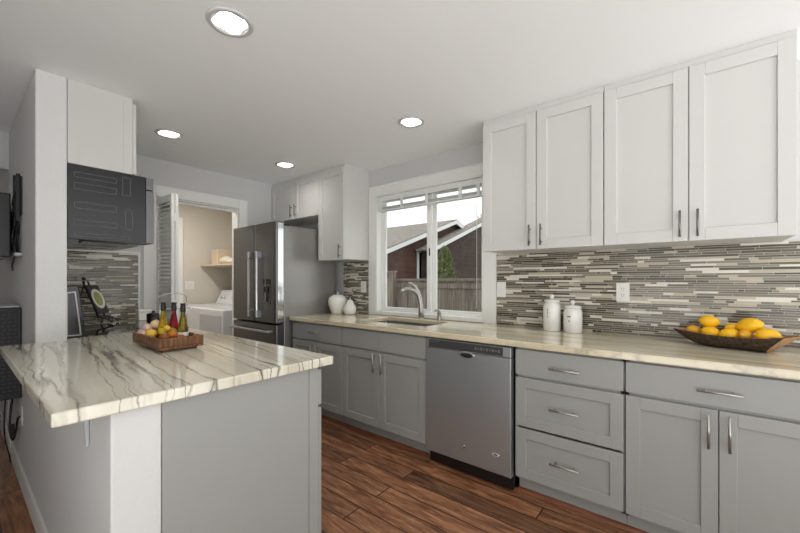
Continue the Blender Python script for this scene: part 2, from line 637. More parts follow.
# door casing of the laundry opening
dc = MB()
dc.box(BX + .001, BX + .019, DY1, DY1 + .095, 0, DZ + .098)
dc.box(BX + .001, BX + .019, DY0 - .097, DY0, 0, DZ + .098)
dc.box(BX + .001, BX + .019, DY0, DY1, DZ, DZ + .098)
dc.box(BX - .12, BX + .001, DY1 - .012, DY1 - .001, 0, DZ)
dc.box(BX - .12, BX + .001, DY0 + .001, DY0 + .012, 0, DZ)
dc.box(BX - .12, BX + .001, DY0, DY1, DZ - .012, DZ - .001)
dc.box(BX - .075, BX - .045, DY0, DY1, DZ - .035, DZ - .012)
struct(dc.build('trim_1', M['trim'], bevel=.003))


# ------------------------------------------------------------------ mosaic backsplash
def mosaic(name, u0, u1, z0, z1, plane, t, out, skips=()):
    """linear mosaic of glass and stone strips on plane 'y' (facing -y) or 'x' (facing +x), as one surface"""
    b = MB()
    rnd = random.Random(name)
    def bx(a0, a1, c0, c1, d, mi):
        if plane == 'y':
            b.box(a0, a1, t - d, t, c0, c1, mi)
        else:
            b.box(t, t + d, a0, a1, c0, c1, mi)
    bx(u0, u1, z0, z1, out - .0012, 0)
    z = z0
    while z < z1 - .004:
        h = rnd.choice((.0105, .0135, .0135, .0155))
        zt = min(z + h, z1)
        u = u0 - rnd.random() * .15
        while u < u1:
            L = rnd.choice((.03, .06, .10, .13, .17, .21)) * rnd.uniform(.8, 1.2)
            a, c = max(u, u0), min(u + L, u1)
            k = rnd.choices((1, 2, 3, 4, 5, 6), (22, 20, 13, 15, 16, 14))[0]
            if c - a > .006:
                bx(a + .0011, c - .0011, z + .0011, zt - .0011, out + rnd.choice((0, .0006, .001)), k)
            u += L
        z = zt
    return struct(b.build(name, [M['grout'], M['t1'], M['t2'], M['t3'], M['t4'], M['t5'], M['t6']]))


CT = .908          # window counter top
mosaic('wall_tile_back', .216, RIGHT - .9, CT, 1.455, 'y', WY, .009)
mosaic('wall_tile_corner', -1.565, -1.179, CT, 1.455, 'y', WY, .009)
mosaic('wall_tile_left', -2.285, -1.640, .905, 1.492, 'x', BX, .009)
tt = MB()
tt.box(BX + .0005, BX + .014, -2.285, -1.640, 1.492, 1.507)
tt.box(BX + .0005, BX + .014, -1.640, -1.624, .905, 1.507)
struct(tt.build('trim_2', M['trim'], bevel=.002))

# ------------------------------------------------------------------ window
wc = MB()
for a in ((-1.179, WX0, CT + .001, 2.107), (WX1, .214, CT + .001, 2.107), (-1.179, .214, 2.107, 2.197)):
    wc.box(a[0], a[1], WY - .016, WY - .0005, a[2], a[3])
wc.box(-1.195, .23, WY - .022, WY - .0005, 2.190, 2.204)
# jamb liners and stool
wc.box(WX0 + .0005, WX0 + .012, WY - .016, WY + .06, .945, WZ1 - .0005)
wc.box(WX1 - .012, WX1 - .0005, WY - .016, WY + .06, .945, WZ1 - .0005)
wc.box(WX0 + .0005, WX1 - .0005, WY - .016, WY + .06, WZ1 - .012, WZ1 - .0005)
wc.box(WX0 + .0005, WX1 - .0005, WY - .018, WY + .06, WZ0 + .012, .945)
struct(wc.build('trim_3', M['trim'], bevel=.003))

win = struct(MB().plate([WX0 + .001, -1.050, .065, WX1 - .001], [WZ0 + .012, .962, 2.075, WZ1 - .001], {(1, 1)}, 'y', .09, .15).build('window_1', M['vinyl'], bevel=.003))


def sash(x0, x1, y0, y1, sl, sr):
    f = MB().plate([x0, x0 + sl, x1 - sr, x1], [.962, .985, 2.045, 2.075], {(1, 1)}, 'y', y0, y1).build('sash', M['vinyl'], win, bevel=.003)
    MB().box(x0 + sl, x1 - sr, (y0 + y1) / 2 - .003, (y0 + y1) / 2 + .003, .985, 2.045).build('pane', M['glass'], f)


sash(-1.050, -.462, .096, .120, .036, .045)
sash(-.466, .065, .124, .146, .046, .02)
MB().box(-.478, -.468, .086, .096, 1.48, 1.55).build('latch', M['ventgrey'], win, bevel=.002)
MB().box(-.474, -.456, .086, .096, 1.34, 1.40).build('latch', M['vinyl'], win, bevel=.002)

# raised mini blind
bl = thing('window_blind', 'white slatted blind pulled up to the top of the sink window', 'window blind', (-.487, .06, 1.94))
MB().box(-1.06, .085, .035, .082, 2.045, 2.094).build('headrail', M['blind'], bl, bevel=.003)
sl = MB()
for k in range(8):
    z = 1.964 + k * .0034
    sl.box(-1.055, .08, .040 + (k % 2) * .002, .080, z, z + .0016)
sl.build('slats', M['blind'], bl)
MB().box(-1.055, .08, .040, .08, 1.944, 1.962).build('bottom_rail', M['blind'], bl, bevel=.004)
for x in (-1.03, -.76, -.47, -.12, .05):
    MB().box(x - .016, x + .016, .033, .039, 1.944, 2.085).build('ladder_tape', M['blind'], bl, bevel=.001)
MB().tube([(.035, .036, 2.05), (.036, .036, 1.6), (.035, .036, 1.02)], .0022, 6).build('cord', M['cord'], bl)

# ------------------------------------------------------------------ cabinets
def pull(parent, x, y, z, vertical=True, length=.135, axis='y', sgn=-1, m='nickel'):
    """bar pull standing 30 mm off a door face at y (or x)"""
    r = .0055
    h = length / 2
    b = MB()
    off = .030 * sgn
    if vertical:
        b.tube([(x, y + off, z - h), (x, y + off, z + h)], r, 10)
        for s in (-1, 1):
            b.tube([(x, y, z + s * h * .62), (x, y + off, z + s * h * .62)], r * .75, 8)
    else:
        b.tube([(x - h, y + off, z), (x + h, y + off, z)], r, 10)
        for s in (-1, 1):
            b.tube([(x + s * h * .62, y, z), (x + s * h * .62, y + off, z)], r * .75, 8)
    return b.build('handle', M[m], parent)


def shaker(name, parent, x0, x1, z0, z1, yb, mt, t=.019, rail=.058, sgn=-1):
    """shaker door or drawer front: four rails round a recessed flat panel; yb = back face, sgn = facing"""
    b = MB()
    f = yb + sgn * t
    b.box(x0, x0 + rail, yb, f, z0, z1)
    b.box(x1 - rail, x1, yb, f, z0, z1)
    b.box(x0 + rail, x1 - rail, yb, f, z0, z0 + rail)
    b.box(x0 + rail, x1 - rail, yb, f, z1 - rail, z1)
    b.box(x0 + rail - .002, x1 - rail + .002, yb, f - sgn * .0115, z0 + rail - .002, z1 - rail + .002)
    return b.build(name, mt, parent, bevel=.0018, seg=1)


def slab(name, parent, x0, x1, z0, z1, yb, mt, t=.019, sgn=-1):
    return MB().box(x0, x1, yb, yb + sgn * t, z0, z1).build(name, mt, parent, bevel=.002)


FRONT = -.611      # box front of the base units
GL = M['lower']
UL = M['upper']


def base_unit(label, x0, x1, depth0=-.01):
    t = thing('base_cabinet', label, 'base cabinet', ((x0 + x1) / 2, -.31, 0), 'grey base cabinets under the window counter')
    b = MB()
    x0 += .001
    x1 -= .001
    b.box(x0, x0 + .018, FRONT, depth0, .105, .870)
    b.box(x1 - .018, x1, FRONT, depth0, .105, .870)
    b.box(x0, x1, depth0 - .012, depth0, .105, .870)
    b.box(x0, x1, FRONT, depth0, .105, .123)
    b.box(x0, x1, FRONT, FRONT + .018, .690, .722)
    b.box(x0, x1, FRONT, FRONT + .018, .846, .870)
    b.box(x0, x1, -.545, -.527, 0, .105)
    b.build('body', GL, t, bevel=.001, seg=1)
    return t


ZD0, ZD1, ZT0, ZT1 = .122, .697, .712, .858
g = .003

# corner unit beside the fridge: one drawer over two doors
c1 = base_unit('grey base cabinet with one drawer over two doors beside the refrigerator', -1.572, -.864)
d = slab('drawer', c1, -1.565, -.868, ZT0, ZT1, FRONT, GL)
pull(d, -1.21, FRONT - .019, .785, False, .15)
xm = -1.218
d = shaker('door', c1, -1.565, xm - g / 2, ZD0, ZD1, FRONT, GL)
pull(d, xm - .035, FRONT - .019, .615)
d = shaker('door', c1, xm + g / 2, -.868, ZD0, ZD1, FRONT, GL)
pull(d, xm + .035, FRONT - .019, .615)

# sink base
c2 = base_unit('grey sink base cabinet with two false drawer fronts left of the dishwasher', -.864, -.002)
xm = -.444
slab('false_drawer_front', c2, -.860, xm - g / 2, ZT0, ZT1, FRONT, GL)
slab('false_drawer_front', c2, xm + g / 2, -.008, ZT0, ZT1, FRONT, GL)
d = shaker('door', c2, -.860, xm - g / 2, ZD0, ZD1, FRONT, GL)
pull(d, xm - .042, FRONT - .019, .622, length=.15)
d = shaker('door', c2, xm + g / 2, -.008, ZD0, ZD1, FRONT, GL)
pull(d, xm + .042, FRONT - .019, .622, length=.15)

# drawer bank
c3 = base_unit('grey base cabinet of three stacked drawers right of the dishwasher', .617, 1.171)
d = slab('drawer', c3, .629, 1.166, ZT0, ZT1, FRONT, GL)
pull(d, .897, FRONT - .019, .774, False, .15)
d = shaker('drawer', c3, .629, 1.166, .418, ZD1, FRONT, GL)
pull(d, .897, FRONT - .019, .553, False, .148)
d = shaker('drawer', c3, .629, 1.166, ZD0, .406, FRONT, GL)
pull(d, .899, FRONT - .019, .262, False, .148)

# wide unit at the right
c4 = base_unit('grey base cabinet with one wide drawer over two doors under the lemon bowl', 1.171, 1.869)
d = slab('drawer', c4, 1.176, 1.864, ZT0, ZT1, FRONT, GL)
pull(d, 1.518, FRONT - .019, .778, False, .15)
xm = 1.517
d = shaker('door', c4, 1.176, xm - g / 2, ZD0, ZD1, FRONT, GL)
pull(d, xm - .034, FRONT - .019, .610, length=.15)
d = shaker('door', c4, xm + g / 2, 1.864, ZD0, ZD1, FRONT, GL)
pull(d, xm + .034, FRONT - .019, .610, length=.15)


# wall cabinets
def upper_unit(label, x0, x1, z0, splits, handles, y=-.311, yb=WY - .001, fill=True):
    t = thing('wall_cabinet', label, 'wall cabinet', ((x0 + x1) / 2, -.15, z0), 'white wall cabinets')
    b = MB()
    b.box(x0 + .0005, x1 - .0005, y, yb, z0 + .004, 2.345)
    b.build('body', UL, t, bevel=.001, seg=1)
    MB().box(x0 + .0005, x1 - .0005, y - .006, yb, 2.3455, CEIL - .0005).build('top_filler', UL, t, bevel=.001, seg=1)
    xs = [x0] + splits + [x1]
    for i in range(len(xs) - 1):
        d = shaker('door', t, xs[i] + .0025, xs[i + 1] - .0025, z0, 2.340, y, UL, rail=.062)
        hx, hz = handles[i]
        pull(d, hx, y - .019, hz, length=.135, m='pewter')
    return t


upper_unit('white two-door wall cabinet above the two ceramic canisters, next to the sink window', .269, 1.027, 1.455, [.643], [(.606, 1.542), (.678, 1.542)])
upper_unit('white two-door wall cabinet above the lemon bowl', 1.028, 1.793, 1.455, [1.411], [(1.376, 1.542), (1.447, 1.542)])
upper_unit('tall narrow white wall cabinet with one door above the apple jar', -1.570, -1.184, 1.455, [], [(-1.229, 1.535)], y=-.302)
upper_unit('short white two-door cabinet mounted over the refrigerator', -2.437, -1.571, 1.925, [-1.985], [(-2.022, 2.012), (-1.945, 2.012)], y=-.302)

# ------------------------------------------------------------------ window counter, sink, faucet, soap
CB = .871
SX0, SX1, SY0, SY1 = -.84, -.14, -.45, -.075
ct = MB().plate([-1.584, SX0, SX1, 2.02], [-.655, SY0, SY1, WY - .001], {(1, 1)}, 'z', CB, CT)
tag(ct.build('countertop', M['stonewall'], bevel=.006), 'long cream quartzite countertop along the window wall with a sink cut-out', 'countertop')
sk = thing('kitchen_sink', 'undermount stainless steel sink below the window', 'sink', ((SX0 + SX1) / 2, (SY0 + SY1) / 2, .67))
s_ = MB()
zt, zb = CB - .0005, .69
s_.plate([SX0 - .02, SX0 - .004, SX1 + .004, SX1 + .02], [SY0 - .02, SY0 - .004, SY1 + .004, SY1 + .02], {(1, 1)}, 'z', zt - .002, zt)
s_.box(SX0 - .006, SX0 - .004, SY0 - .004, SY1 + .004, zb, zt)
s_.box(SX1 + .004, SX1 + .006, SY0 - .004, SY1 + .004, zb, zt)
s_.box(SX0 - .006, SX1 + .006, SY0 - .006, SY0 - .004, zb, zt)
s_.box(SX0 - .006, SX1 + .006, SY1 + .004, SY1 + .006, zb, zt)
s_.box(SX0 - .006, SX1 + .006, SY0 - .006, SY1 + .006, zb - .002, zb)
s_.build('basin', M['slateside'], sk)
MB().lathe([(0, .004), (.03, .004), (.042, .002), (.045, 0)], ((SX0 + SX1) / 2, -.26, zb + .0005), 24).build('drain', M['chrome'], sk)

fa = thing('faucet', 'brushed nickel single-lever faucet with arched spout behind the sink', 'faucet', (-.487, -.022, CT))
MB().lathe([(0, 0), (.032, 0), (.031, .006), (.026, .012), (0, .012)], (-.487, -.022, CT), 28).build('base', M['nickel'], fa)
pts = [(-.487, -.022, .915), (-.488, -.022, .97), (-.490, -.024, 1.03), (-.496, -.032, 1.08), (-.506, -.048, 1.125), (-.52, -.075, 1.155), (-.54, -.115, 1.172), (-.558, -.15, 1.175), (-.572, -.178, 1.166), (-.580, -.192, 1.150)]
MB().tube(pts, [.025, .0235, .0225, .0215, .0205, .0195, .0175, .0165, .0165, .017], 16).build('spout', M['nickel'], fa)
MB().tube([(-.488, -.02, 1.03), (-.494, -.022, 1.09), (-.508, -.03, 1.15), (-.53, -.05, 1.20), (-.552, -.085, 1.228), (-.565, -.11, 1.236)], [.019, .0185, .016, .012, .009, .0075], 14, sq=.7).build('lever', M['nickel'], fa)

so = thing('soap_dispenser', 'short brushed nickel soap dispenser beside the faucet', 'soap dispenser', (-.285, -.035, CT))
MB().lathe([(0, 0), (.021, 0), (.021, .004), (.017, .012), (.016, .06), (.018, .064), (.018, .07), (0, .07)], (-.285, -.035, CT), 24).build('body', M['nickel'], so)
MB().tube([(-.285, -.035, .975), (-.287, -.038, .995), (-.293, -.052, 1.0), (-.302, -.075, .993)], [.010, .011, .009, .006], 10).build('pump_spout', M['nickel'], so)

# ------------------------------------------------------------------ dishwasher
dw = thing('dishwasher', 'stainless steel dishwasher between the sink cabinet and the drawers', 'dishwasher', (.307, -.31, 0))
DX0, DX1 = .004, .606
MB().box(DX0 + .004, DX1 - .004, -.598, -.02, .012, .866).build('tub', M['black'], dw)
DF = -.645
door = MB()
n = 10
prof = [(-.60, .100), (DF + .004, .098), (DF, .104)] + [(DF - .006 * math.sin(PI * i / n), .104 + (.797 - .104) * i / n) for i in range(1, n)] + [(DF, .797), (-.60, .797)]
door.prism(prof, 'x', DX0 + .001, DX1 - .001)
do = door.build('door', M['steel'], dw, bevel=.003)
hd = MB().box(DX0 + .001, DX1 - .001, -.60, DF + .001, .800, .860)
cp = hd.build('control_panel', M['steel'], dw, bevel=.003)
MB().box(DX0 + .026, DX1 - .05, DF - .002, DF + .002, .806, .856).build('display_strip', M['ventgrey'], cp, bevel=.001)
for k in range(9):
    MB().box(.375 + k * .019, .386 + k * .019, DF - .003, DF - .0019, .828 if k % 2 else .824, .836 if k % 2 else .840).build('touch_button', M['slateside'], cp)
for k in range(4):
    MB().box(.04 + k * .02, .053 + k * .02, DF - .003, DF - .0019, .842, .846).build('touch_button', M['slateside'], cp)
gp = MB()
gp.lathe([(0, 0), (.9, 0), (1.0, .002), (1.0, .006), (.86, .008)], (.317, DF - .009, .785), 32, mtx=Matrix(((.058, 0, 0), (0, 0, 1), (0, .022, 0))))
gp.build('grip_rim', M['steel'], do)
MB().lathe([(0, 0), (.95, 0), (1.0, .004)], (.32, DF - .0105, .783), 32, mtx=Matrix(((.045, 0, 0), (0, 0, 1), (0, .015, 0)))).build('grip_pocket', M['dark'], do)
bd = MB().lathe([(0, 0), (.9, 0), (1.0, .002), (1.0, .006)], (.513, DF - .0035, .214), 28, mtx=Matrix(((.027, 0, 0), (0, 0, 1), (0, .0105, 0)))).build('oval_badge', M['chrome'], do)
MB().lathe([(.62, 0), (.74, -.0006), (.86, 0)], (.513, DF - .0042, .214), 28, mtx=Matrix(((.027, 0, 0), (0, 0, 1), (0, .0105, 0)))).build('badge_ring', M['label'], bd)
tg = MB()
tg.lathe([(.55, 0), (.8, -.002), (1, 0)], (.295, DF - .0045, .203), 20, mtx=Matrix(((.013, 0, 0), (0, 0, 1), (0, .013, 0))))
tg.box(.281, .309, DF - .006, DF - .003, .200, .206)
tg.build('round_emblem', M['chrome'], do)
MB().box(DX0 + .004, DX1 - .004, -.560, -.54, .012, .100).build('toe_panel', M['black'], dw)

# ------------------------------------------------------------------ refrigerator
fr = thing('refrigerator', 'dark stainless french-door refrigerator in the corner by the laundry opening', 'refrigerator', (-2.0, -.40, 0))
FX0, FX1 = -2.412, -1.594
MB().box(FX0 + .004, FX1 - .003, -.700, -.075, .015, 1.775).build('case', M['slateside'], fr, bevel=.004)
MB().box(FX0 + .01, FX1 - .01, -.62, -.12, .0, .016).build('feet', M['black'], fr)
hinge = MB()
hinge.box(FX1 - .10, FX1 - .01, -.75, -.64, 1.776, 1.792)
hinge.build('hinge_cover', M['black'], fr, bevel=.004)
FYB, FYF = -.708, -.792
mid = -1.965


def fdoor(name, x0, x1, z0, z1):
    b = MB()
    r = .022
    prof = [(x0, FYB), (x1, FYB), (x1, FYF + r)] + [(x1 - r + r * math.cos(a), FYF + r - r * math.sin(a)) for a in [PI / 2 * i / 6 for i in range(1, 7)]] + \
           [(x0 + r - r * math.sin(a), FYF + r - r * math.cos(a)) for a in [PI / 2 * i / 6 for i in range(0, 7)]]
    b.prism(prof, 'z', z0, z1)
    return b.build(name, M['slate'], fr, bevel=.002)


dl = fdoor('door', FX0, mid - .003, .852, 1.805)
dr = fdoor('door', mid + .003, FX1, .852, 1.805)
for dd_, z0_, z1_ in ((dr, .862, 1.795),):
    MB().box(FX1 - .001, FX1 + .0015, FYF + .024, FYB - .002, z0_, z1_).build('edge_glint', M['chrome'], dd_)  # pale strip added to carry the window-light reflection on the door edge
f1 = fdoor('freezer_drawer', FX0, FX1, .470, .832)
f2 = fdoor('freezer_drawer', FX0, FX1, .060, .458)
for dd, x in ((dl, -1.995), (dr, -1.850)):
    h = MB()
    h.box(x - .013, x + .013, FYF - .056, FYF - .034, .90, 1.53)
    hb = h.build('handle', M['chrome'], dd, bevel=.008, seg=3)
    for z in (.93, 1.50):
        MB().box(x - .016, x + .016, FYF - .058, FYF + .002, z - .035, z + .035).build('handle_mount', M['steel'], hb, bevel=.006)
for dd, z in ((f1, .772), (f2, .405)):
    h = MB()
    h.box(FX0 + .04, FX1 - .04, FYF - .056, FYF - .036, z - .011, z + .011)
    for x in (FX0 + .07, FX1 - .07):
        h.box(x - .02, x + .02, FYF - .050, FYF + .002, z - .012, z + .012)
    h.build('handle', M['steel'], dd, bevel=.006)
dp = MB().box(-1.806, -1.672, FYF - .003, FYF + .01, 1.03, 1.265).build('water_dispenser', M['blackgloss'], dr, bevel=.003)
MB().plate([-1.800, -1.790, -1.688, -1.678], [1.038, 1.05, 1.20, 1.212], {(1, 1)}, 'y', FYF - .006, FYF - .0025).build('dispenser_rim', M['slate'], dp)
MB().box(-1.765, -1.712, FYF - .014, FYF - .003, 1.14, 1.19).build('dispenser_paddle', M['black'], dp, bevel=.004)
MB().box(-1.795, -1.683, FYF - .016, FYF - .003, 1.034, 1.045).build('drip_tray', M['slate'], dp, bevel=.002)

# wooden shoe moulding along the toe kicks
shoe = MB().prism([(-.5455, .0005), (-.5455, .022), (-.551, .022), (-.560, .016), (-.565, .0005)], 'x', -1.57, 0.0)
shoe.prism([(-.5605, .0005), (-.5605, .018), (-.565, .018), (-.573, .013), (-.577, .0005)], 'x', .0, .615)
shoe.prism([(-.5455, .0005), (-.5455, .022), (-.551, .022), (-.560, .016), (-.565, .0005)], 'x', .615, 1.87)
struct(shoe.build('trim_4', M['shoewood']))

# ------------------------------------------------------------------ peninsula
PT, PB = .921, .883
pc = MB()
poly = [(-1.285, -2.543), (.201, -2.543), (.201, -1.632), (-1.36, -1.632), (-1.36, -2.288), (-1.268, -2.288), (-1.268, -2.4185), (-1.285, -2.4185)]
pc.prism(poly, 'z', PB + .0005, PT)
tag(pc.build('countertop', M['stone'], bevel=.005), 'veined quartzite peninsula countertop overhanging the half wall', 'countertop')
pn = thing('base_cabinet', 'grey peninsula base cabinet whose flat end panel faces the viewer', 'base cabinet', (-.58, -2.0, 0))
pb = MB()
pb.box(-1.358, .150, -2.289, -1.700, .105, .882)
pb.box(-1.358, .150, -2.289, -1.775, 0, .105)
pb.build('body', GL, pn, bevel=.001)
MB().box(.150, .170, -2.289, -1.742, 0, .882).build('end_panel', GL, pn, bevel=.0015)
MB().box(.150, .172, -1.740, -1.694, .0, .882).build('end_stile', GL, pn, bevel=.0015)
for i in range(2):
    x0, x1 = (.168 - .76 * i - .757), (.168 - .76 * i)
    d = slab('drawer', pn, x0, x1, .712, .866, -1.692, GL, sgn=1)
    pull(d, (x0 + x1) / 2, -1.673, .785, False, .15, sgn=1)
    xm = (x0 + x1) / 2
    for a, b2, hx in ((x0, xm - .0015, xm - .04), (xm + .0015, x1, xm + .04)):
        d = shaker('door', pn, a, b2, ZD0, .70, -1.692, GL, sgn=1)
        pull(d, hx, -1.673, .61, sgn=1)
bk = MB().prism([(-2.4185, .8825), (-2.535, .8825), (-2.535, .876), (-2.435, .874), (-2.427, .72), (-2.4185, .72)], 'x', -.085, -.072)
bk.box(-.086, -.071, -2.424, -2.4185, .72, .8825)
tag(bk.build('support_bracket', M['appliancegrey'], bevel=.001), 'thin grey steel bracket under the peninsula overhang', 'bracket')

# ------------------------------------------------------------------ range, microwave and their cabinets
rg = thing('range', 'black glass-topped range with tall backguard at the end of the peninsula', 'range', (-1.74, -1.95, 0))
RX0, RX1 = -2.122, -1.364
MB().box(RX0 + .002, RX1 - .002, -2.286, -1.66, .03, .90).build('body', M['blackmetal'], rg, bevel=.003)
MB().box(RX0, RX1, -2.286, -1.632, .9005, .918).build('cooktop', M['blackgloss'], rg, bevel=.003)
bgd = MB().prism([(-2.286, .919), (-2.19, .919), (-2.205, 1.06), (-2.222, 1.215), (-2.238, 1.228), (-2.286, 1.218)], 'x', RX0 + .004, RX1 - .006)
bgo = bgd.build('backguard', M['blackmetal'], rg, bevel=.006)
rim = MB()
rp = [(-2.280, .93), (-2.212, .93), (-2.224, 1.06), (-2.238, 1.19), (-2.280, 1.185)]
ri = [(-2.273, .937), (-2.220, .937), (-2.231, 1.06), (-2.244, 1.182), (-2.273, 1.178)]
k = len(rp)
rim.add([(RX1 - .005, *p) for p in rp] + [(RX1 - .005, *p) for p in ri] + [(RX1 - .002, *p) for p in rp] + [(RX1 - .002, *p) for p in ri],
        [f for i in range(k) for j in [(i + 1) % k] for f in ((2 * k + i, 2 * k + j, 3 * k + j, 3 * k + i), (i, j, 2 * k + j, 2 * k + i), (k + i, 3 * k + i, 3 * k + j, k + j), (i, k + i, k + j, j))])
rim.build('end_cap_rim', M['slateside'], bgo)
od = MB().box(RX0 + .004, RX1 - .004, -1.659, -1.625, .22, .80).build('oven_door', M['blackgloss'], rg, bevel=.004)
MB().tube([(RX0 + .05, -1.585, .76), (RX1 - .05, -1.585, .76)], .012, 12).build('handle', M['steel'], od)
MB().box(RX0 + .004, RX1 - .004, -1.659, -1.63, .05, .21).build('storage_drawer', M['blackmetal'], rg, bevel=.004)
for i in range(5):
    MB().lathe([(0, .022), (.015, .022), (.018, 0)], (RX0 + .12 + i * .13, -1.659, .85), 18, mtx=Matrix(((1, 0, 0), (0, 0, 1), (0, 1, 0)))).build('knob', M['black'], rg)

rc = thing('base_cabinet', 'narrow grey base cabinet between the range and the tiled end wall', 'base cabinet', (-2.28, -1.95, 0))
MB().box(BX + .022, RX0 - .003, -2.286, -1.62, .105, .880).build('body', GL, rc)
MB().box(BX + .022, RX0 - .003, -2.286, -1.70, 0, .105).build('toe_kick', GL, rc)
d = shaker('door', rc, BX + .024, RX0 - .005, ZD0, .865, -1.62, GL, sgn=1)
tag(MB().box(BX + .020, RX0 - .002, -2.287, -1.585, .881, .915).build('countertop', M['stonewall'], bevel=.004), 'short piece of quartzite countertop behind the range', 'countertop')

mw = thing('microwave', 'black over-the-range microwave seen from its ribbed side', 'microwave', (-1.65, -2.09, 1.48))
MX0, MX1 = -2.03, -1.2715
mb = MB()
mb.prism([(-2.2885, 1.486), (-1.915, 1.478), (-1.915, 1.908), (-2.2885, 1.908)], 'x', MX0, MX1)
mbo = mb.build('case', M['blackmetal'], mw, bevel=.003)
# pressed ribs on the side: raised outlines with a recessed middle
ribs = []
for (y0, y1, z0, z1) in ((-2.262, -2.065, 1.835, 1.868), (-2.262, -2.065, 1.768, 1.808), (-2.262, -2.065, 1.660, 1.700), (-2.262, -2.065, 1.565, 1.598), (-2.262, -2.00, 1.500, 1.525),
                         (-2.04, -1.995, 1.77, 1.885), (-2.025, -1.985, 1.56, 1.69)):
    e = .005
    r_ = MB().plate([y0, y0 + e, y1 - e, y1], [z0, z0 + e, z1 - e, z1], {(1, 1)}, 'x', MX1 - .001, MX1 + .0025)
    r_.build('pressed_rib', M['ribgrey'], mbo, bevel=.001)
MB().box(MX0, MX1, -1.914, -1.874, 1.830, 1.907).build('vent_grille', M['slate'], mw, bevel=.003)
mdo = MB().box(MX0, MX1, -1.914, -1.872, 1.488, 1.826).build('door', M['slate'], mw, bevel=.004)
MB().box(MX0 + .05, MX1 - .2, -1.8715, -1.868, 1.53, 1.79).build('door_window', M['blackgloss'], mdo)
MB().tube([(MX1 - .17, -1.835, 1.52), (MX1 - .17, -1.835, 1.80)], .010, 10).build('handle', M['steel'], mdo)
mu = MB()
for i in range(3):
    mu.box(MX0 + .04 + i * .24, MX0 + .24 + i * .24, -2.22, -2.0, 1.474, 1.4815)
mu.box(MX0 + .01, MX1 - .01, -2.285, -2.24, 1.462, 1.486)
mu.build('underside_filters', M['blackmetal'], mw)

oc = thing('wall_cabinet', 'white cabinet above the microwave showing its flat side panel', 'wall cabinet', (-1.65, -2.14, 1.91), 'white wall cabinets')
MB().box(MX0, -1.2705, -2.2885, -1.987, 1.9095, 2.3775).build('body', UL, oc, bevel=.001)
MB().box(-1.2705, -1.2685, -2.033, -1.987, 1.9095, 2.3775).build('side_stile', UL, oc, bevel=.0005)
xm = (MX0 + MX1) / 2
for a, b2 in ((MX0 + .002, xm - .0015), (xm + .0015, MX1 - .002)):
    d = shaker('door', oc, a, b2, 1.915, 2.35, -1.985, UL, sgn=1)
    pull(d, xm + (.04 if a > xm else -.04), -1.966, 1.99, sgn=1)

# ------------------------------------------------------------------ louvred bifold door
bf = thing('bifold_door', 'white louvred bifold door folded open at the laundry opening', 'door', (-2.25, -1.49, .01))


def leaf(y0, y1):
    x0, x1 = -2.428, -2.062
    b = MB()
    z0, z1 = .015, 2.003
    st = .042
    b.box(x0, x0 + st, y0, y1, z0, z1)
    b.box(x1 - st, x1, y0, y1, z0, z1)
    for a, c in ((z0, z0 + .11), (1.02, 1.10), (z1 - .06, z1)):
        b.box(x0 + st, x1 - st, y0, y1, a, c)
    lf = b.build('leaf', M['trim'], bf, bevel=.002)
    l = MB()
    ym, th = (y0 + y1) / 2, .0035
    for a, c in ((z0 + .11, 1.02), (1.10, z1 - .06)):
        nl = int((c - a) / .034)
        for i in range(nl):
            z = a + (i + .5) * (c - a) / nl
            dy, dz = (y1 - y0) * .46, .0125
            l.prism([(ym - dy, z - dz - th), (ym + dy, z + dz - th), (ym + dy, z + dz + th), (ym - dy, z - dz + th)], 'x', x0 + st - .001, x1 - st + .001)
    l.build('louvres', M['trim'], lf)
    return lf


leaf(-1.500, -1.474)
l2 = leaf(-1.470, -1.444)
for z in (.3, 1.05, 1.8):
    MB().box(-2.0625, -2.0605, -1.484, -1.460, z - .035, z + .035).build('hinge', M['trim'], bf)

# ------------------------------------------------------------------ laundry
def washer(name, label, x0, x1, front):
    t = thing(name, label, 'laundry machine', ((x0 + x1) / 2, -.42, 0), 'laundry machines side by side')
    b = MB().box(x0, x1, -.745, -.10, .01, .915)
    b.build('cabinet', M['appliance'], t, bevel=.018, seg=4)
    pnl = MB().prism([(-.24, .917), (-.10, .917), (-.10, 1.10), (-.14, 1.115)], 'x', x0 + .005, x1 - .005).build('control_panel', M['appliance'], t, bevel=.010, seg=3)
    for i, xx in enumerate((.12, .22, .45)):
        kx = x0 + xx
        a = math.atan2(.198, .10)
        mt = Matrix.Rotation(PI / 2 - (PI / 2 - a) - 0.0, 3, 'X')
        MB().lathe([(0, .016), (.02, .016), (.024, 0)], (kx, -.195, 1.005), 20, mtx=mt).build('knob', M['appliancegrey'], pnl)
    if front == 'door':
        MB().plate([x0 + .05, x0 + .06, x1 - .06, x1 - .05], [.32, .33, .83, .84], {(1, 1)}, 'y', -.749, -.7445).build('door_outline', M['appliancegrey'], t)
        MB().box(x0 + .062, x1 - .062, -.7475, -.7445, .332, .828).build('door', M['appliancegrey'], t, bevel=.001)
    else:
        MB().box(x0 + .06, x1 - .06, -.66, -.27, .9155, .922).build('lid', M['appliance'], t, bevel=.004)
    return t


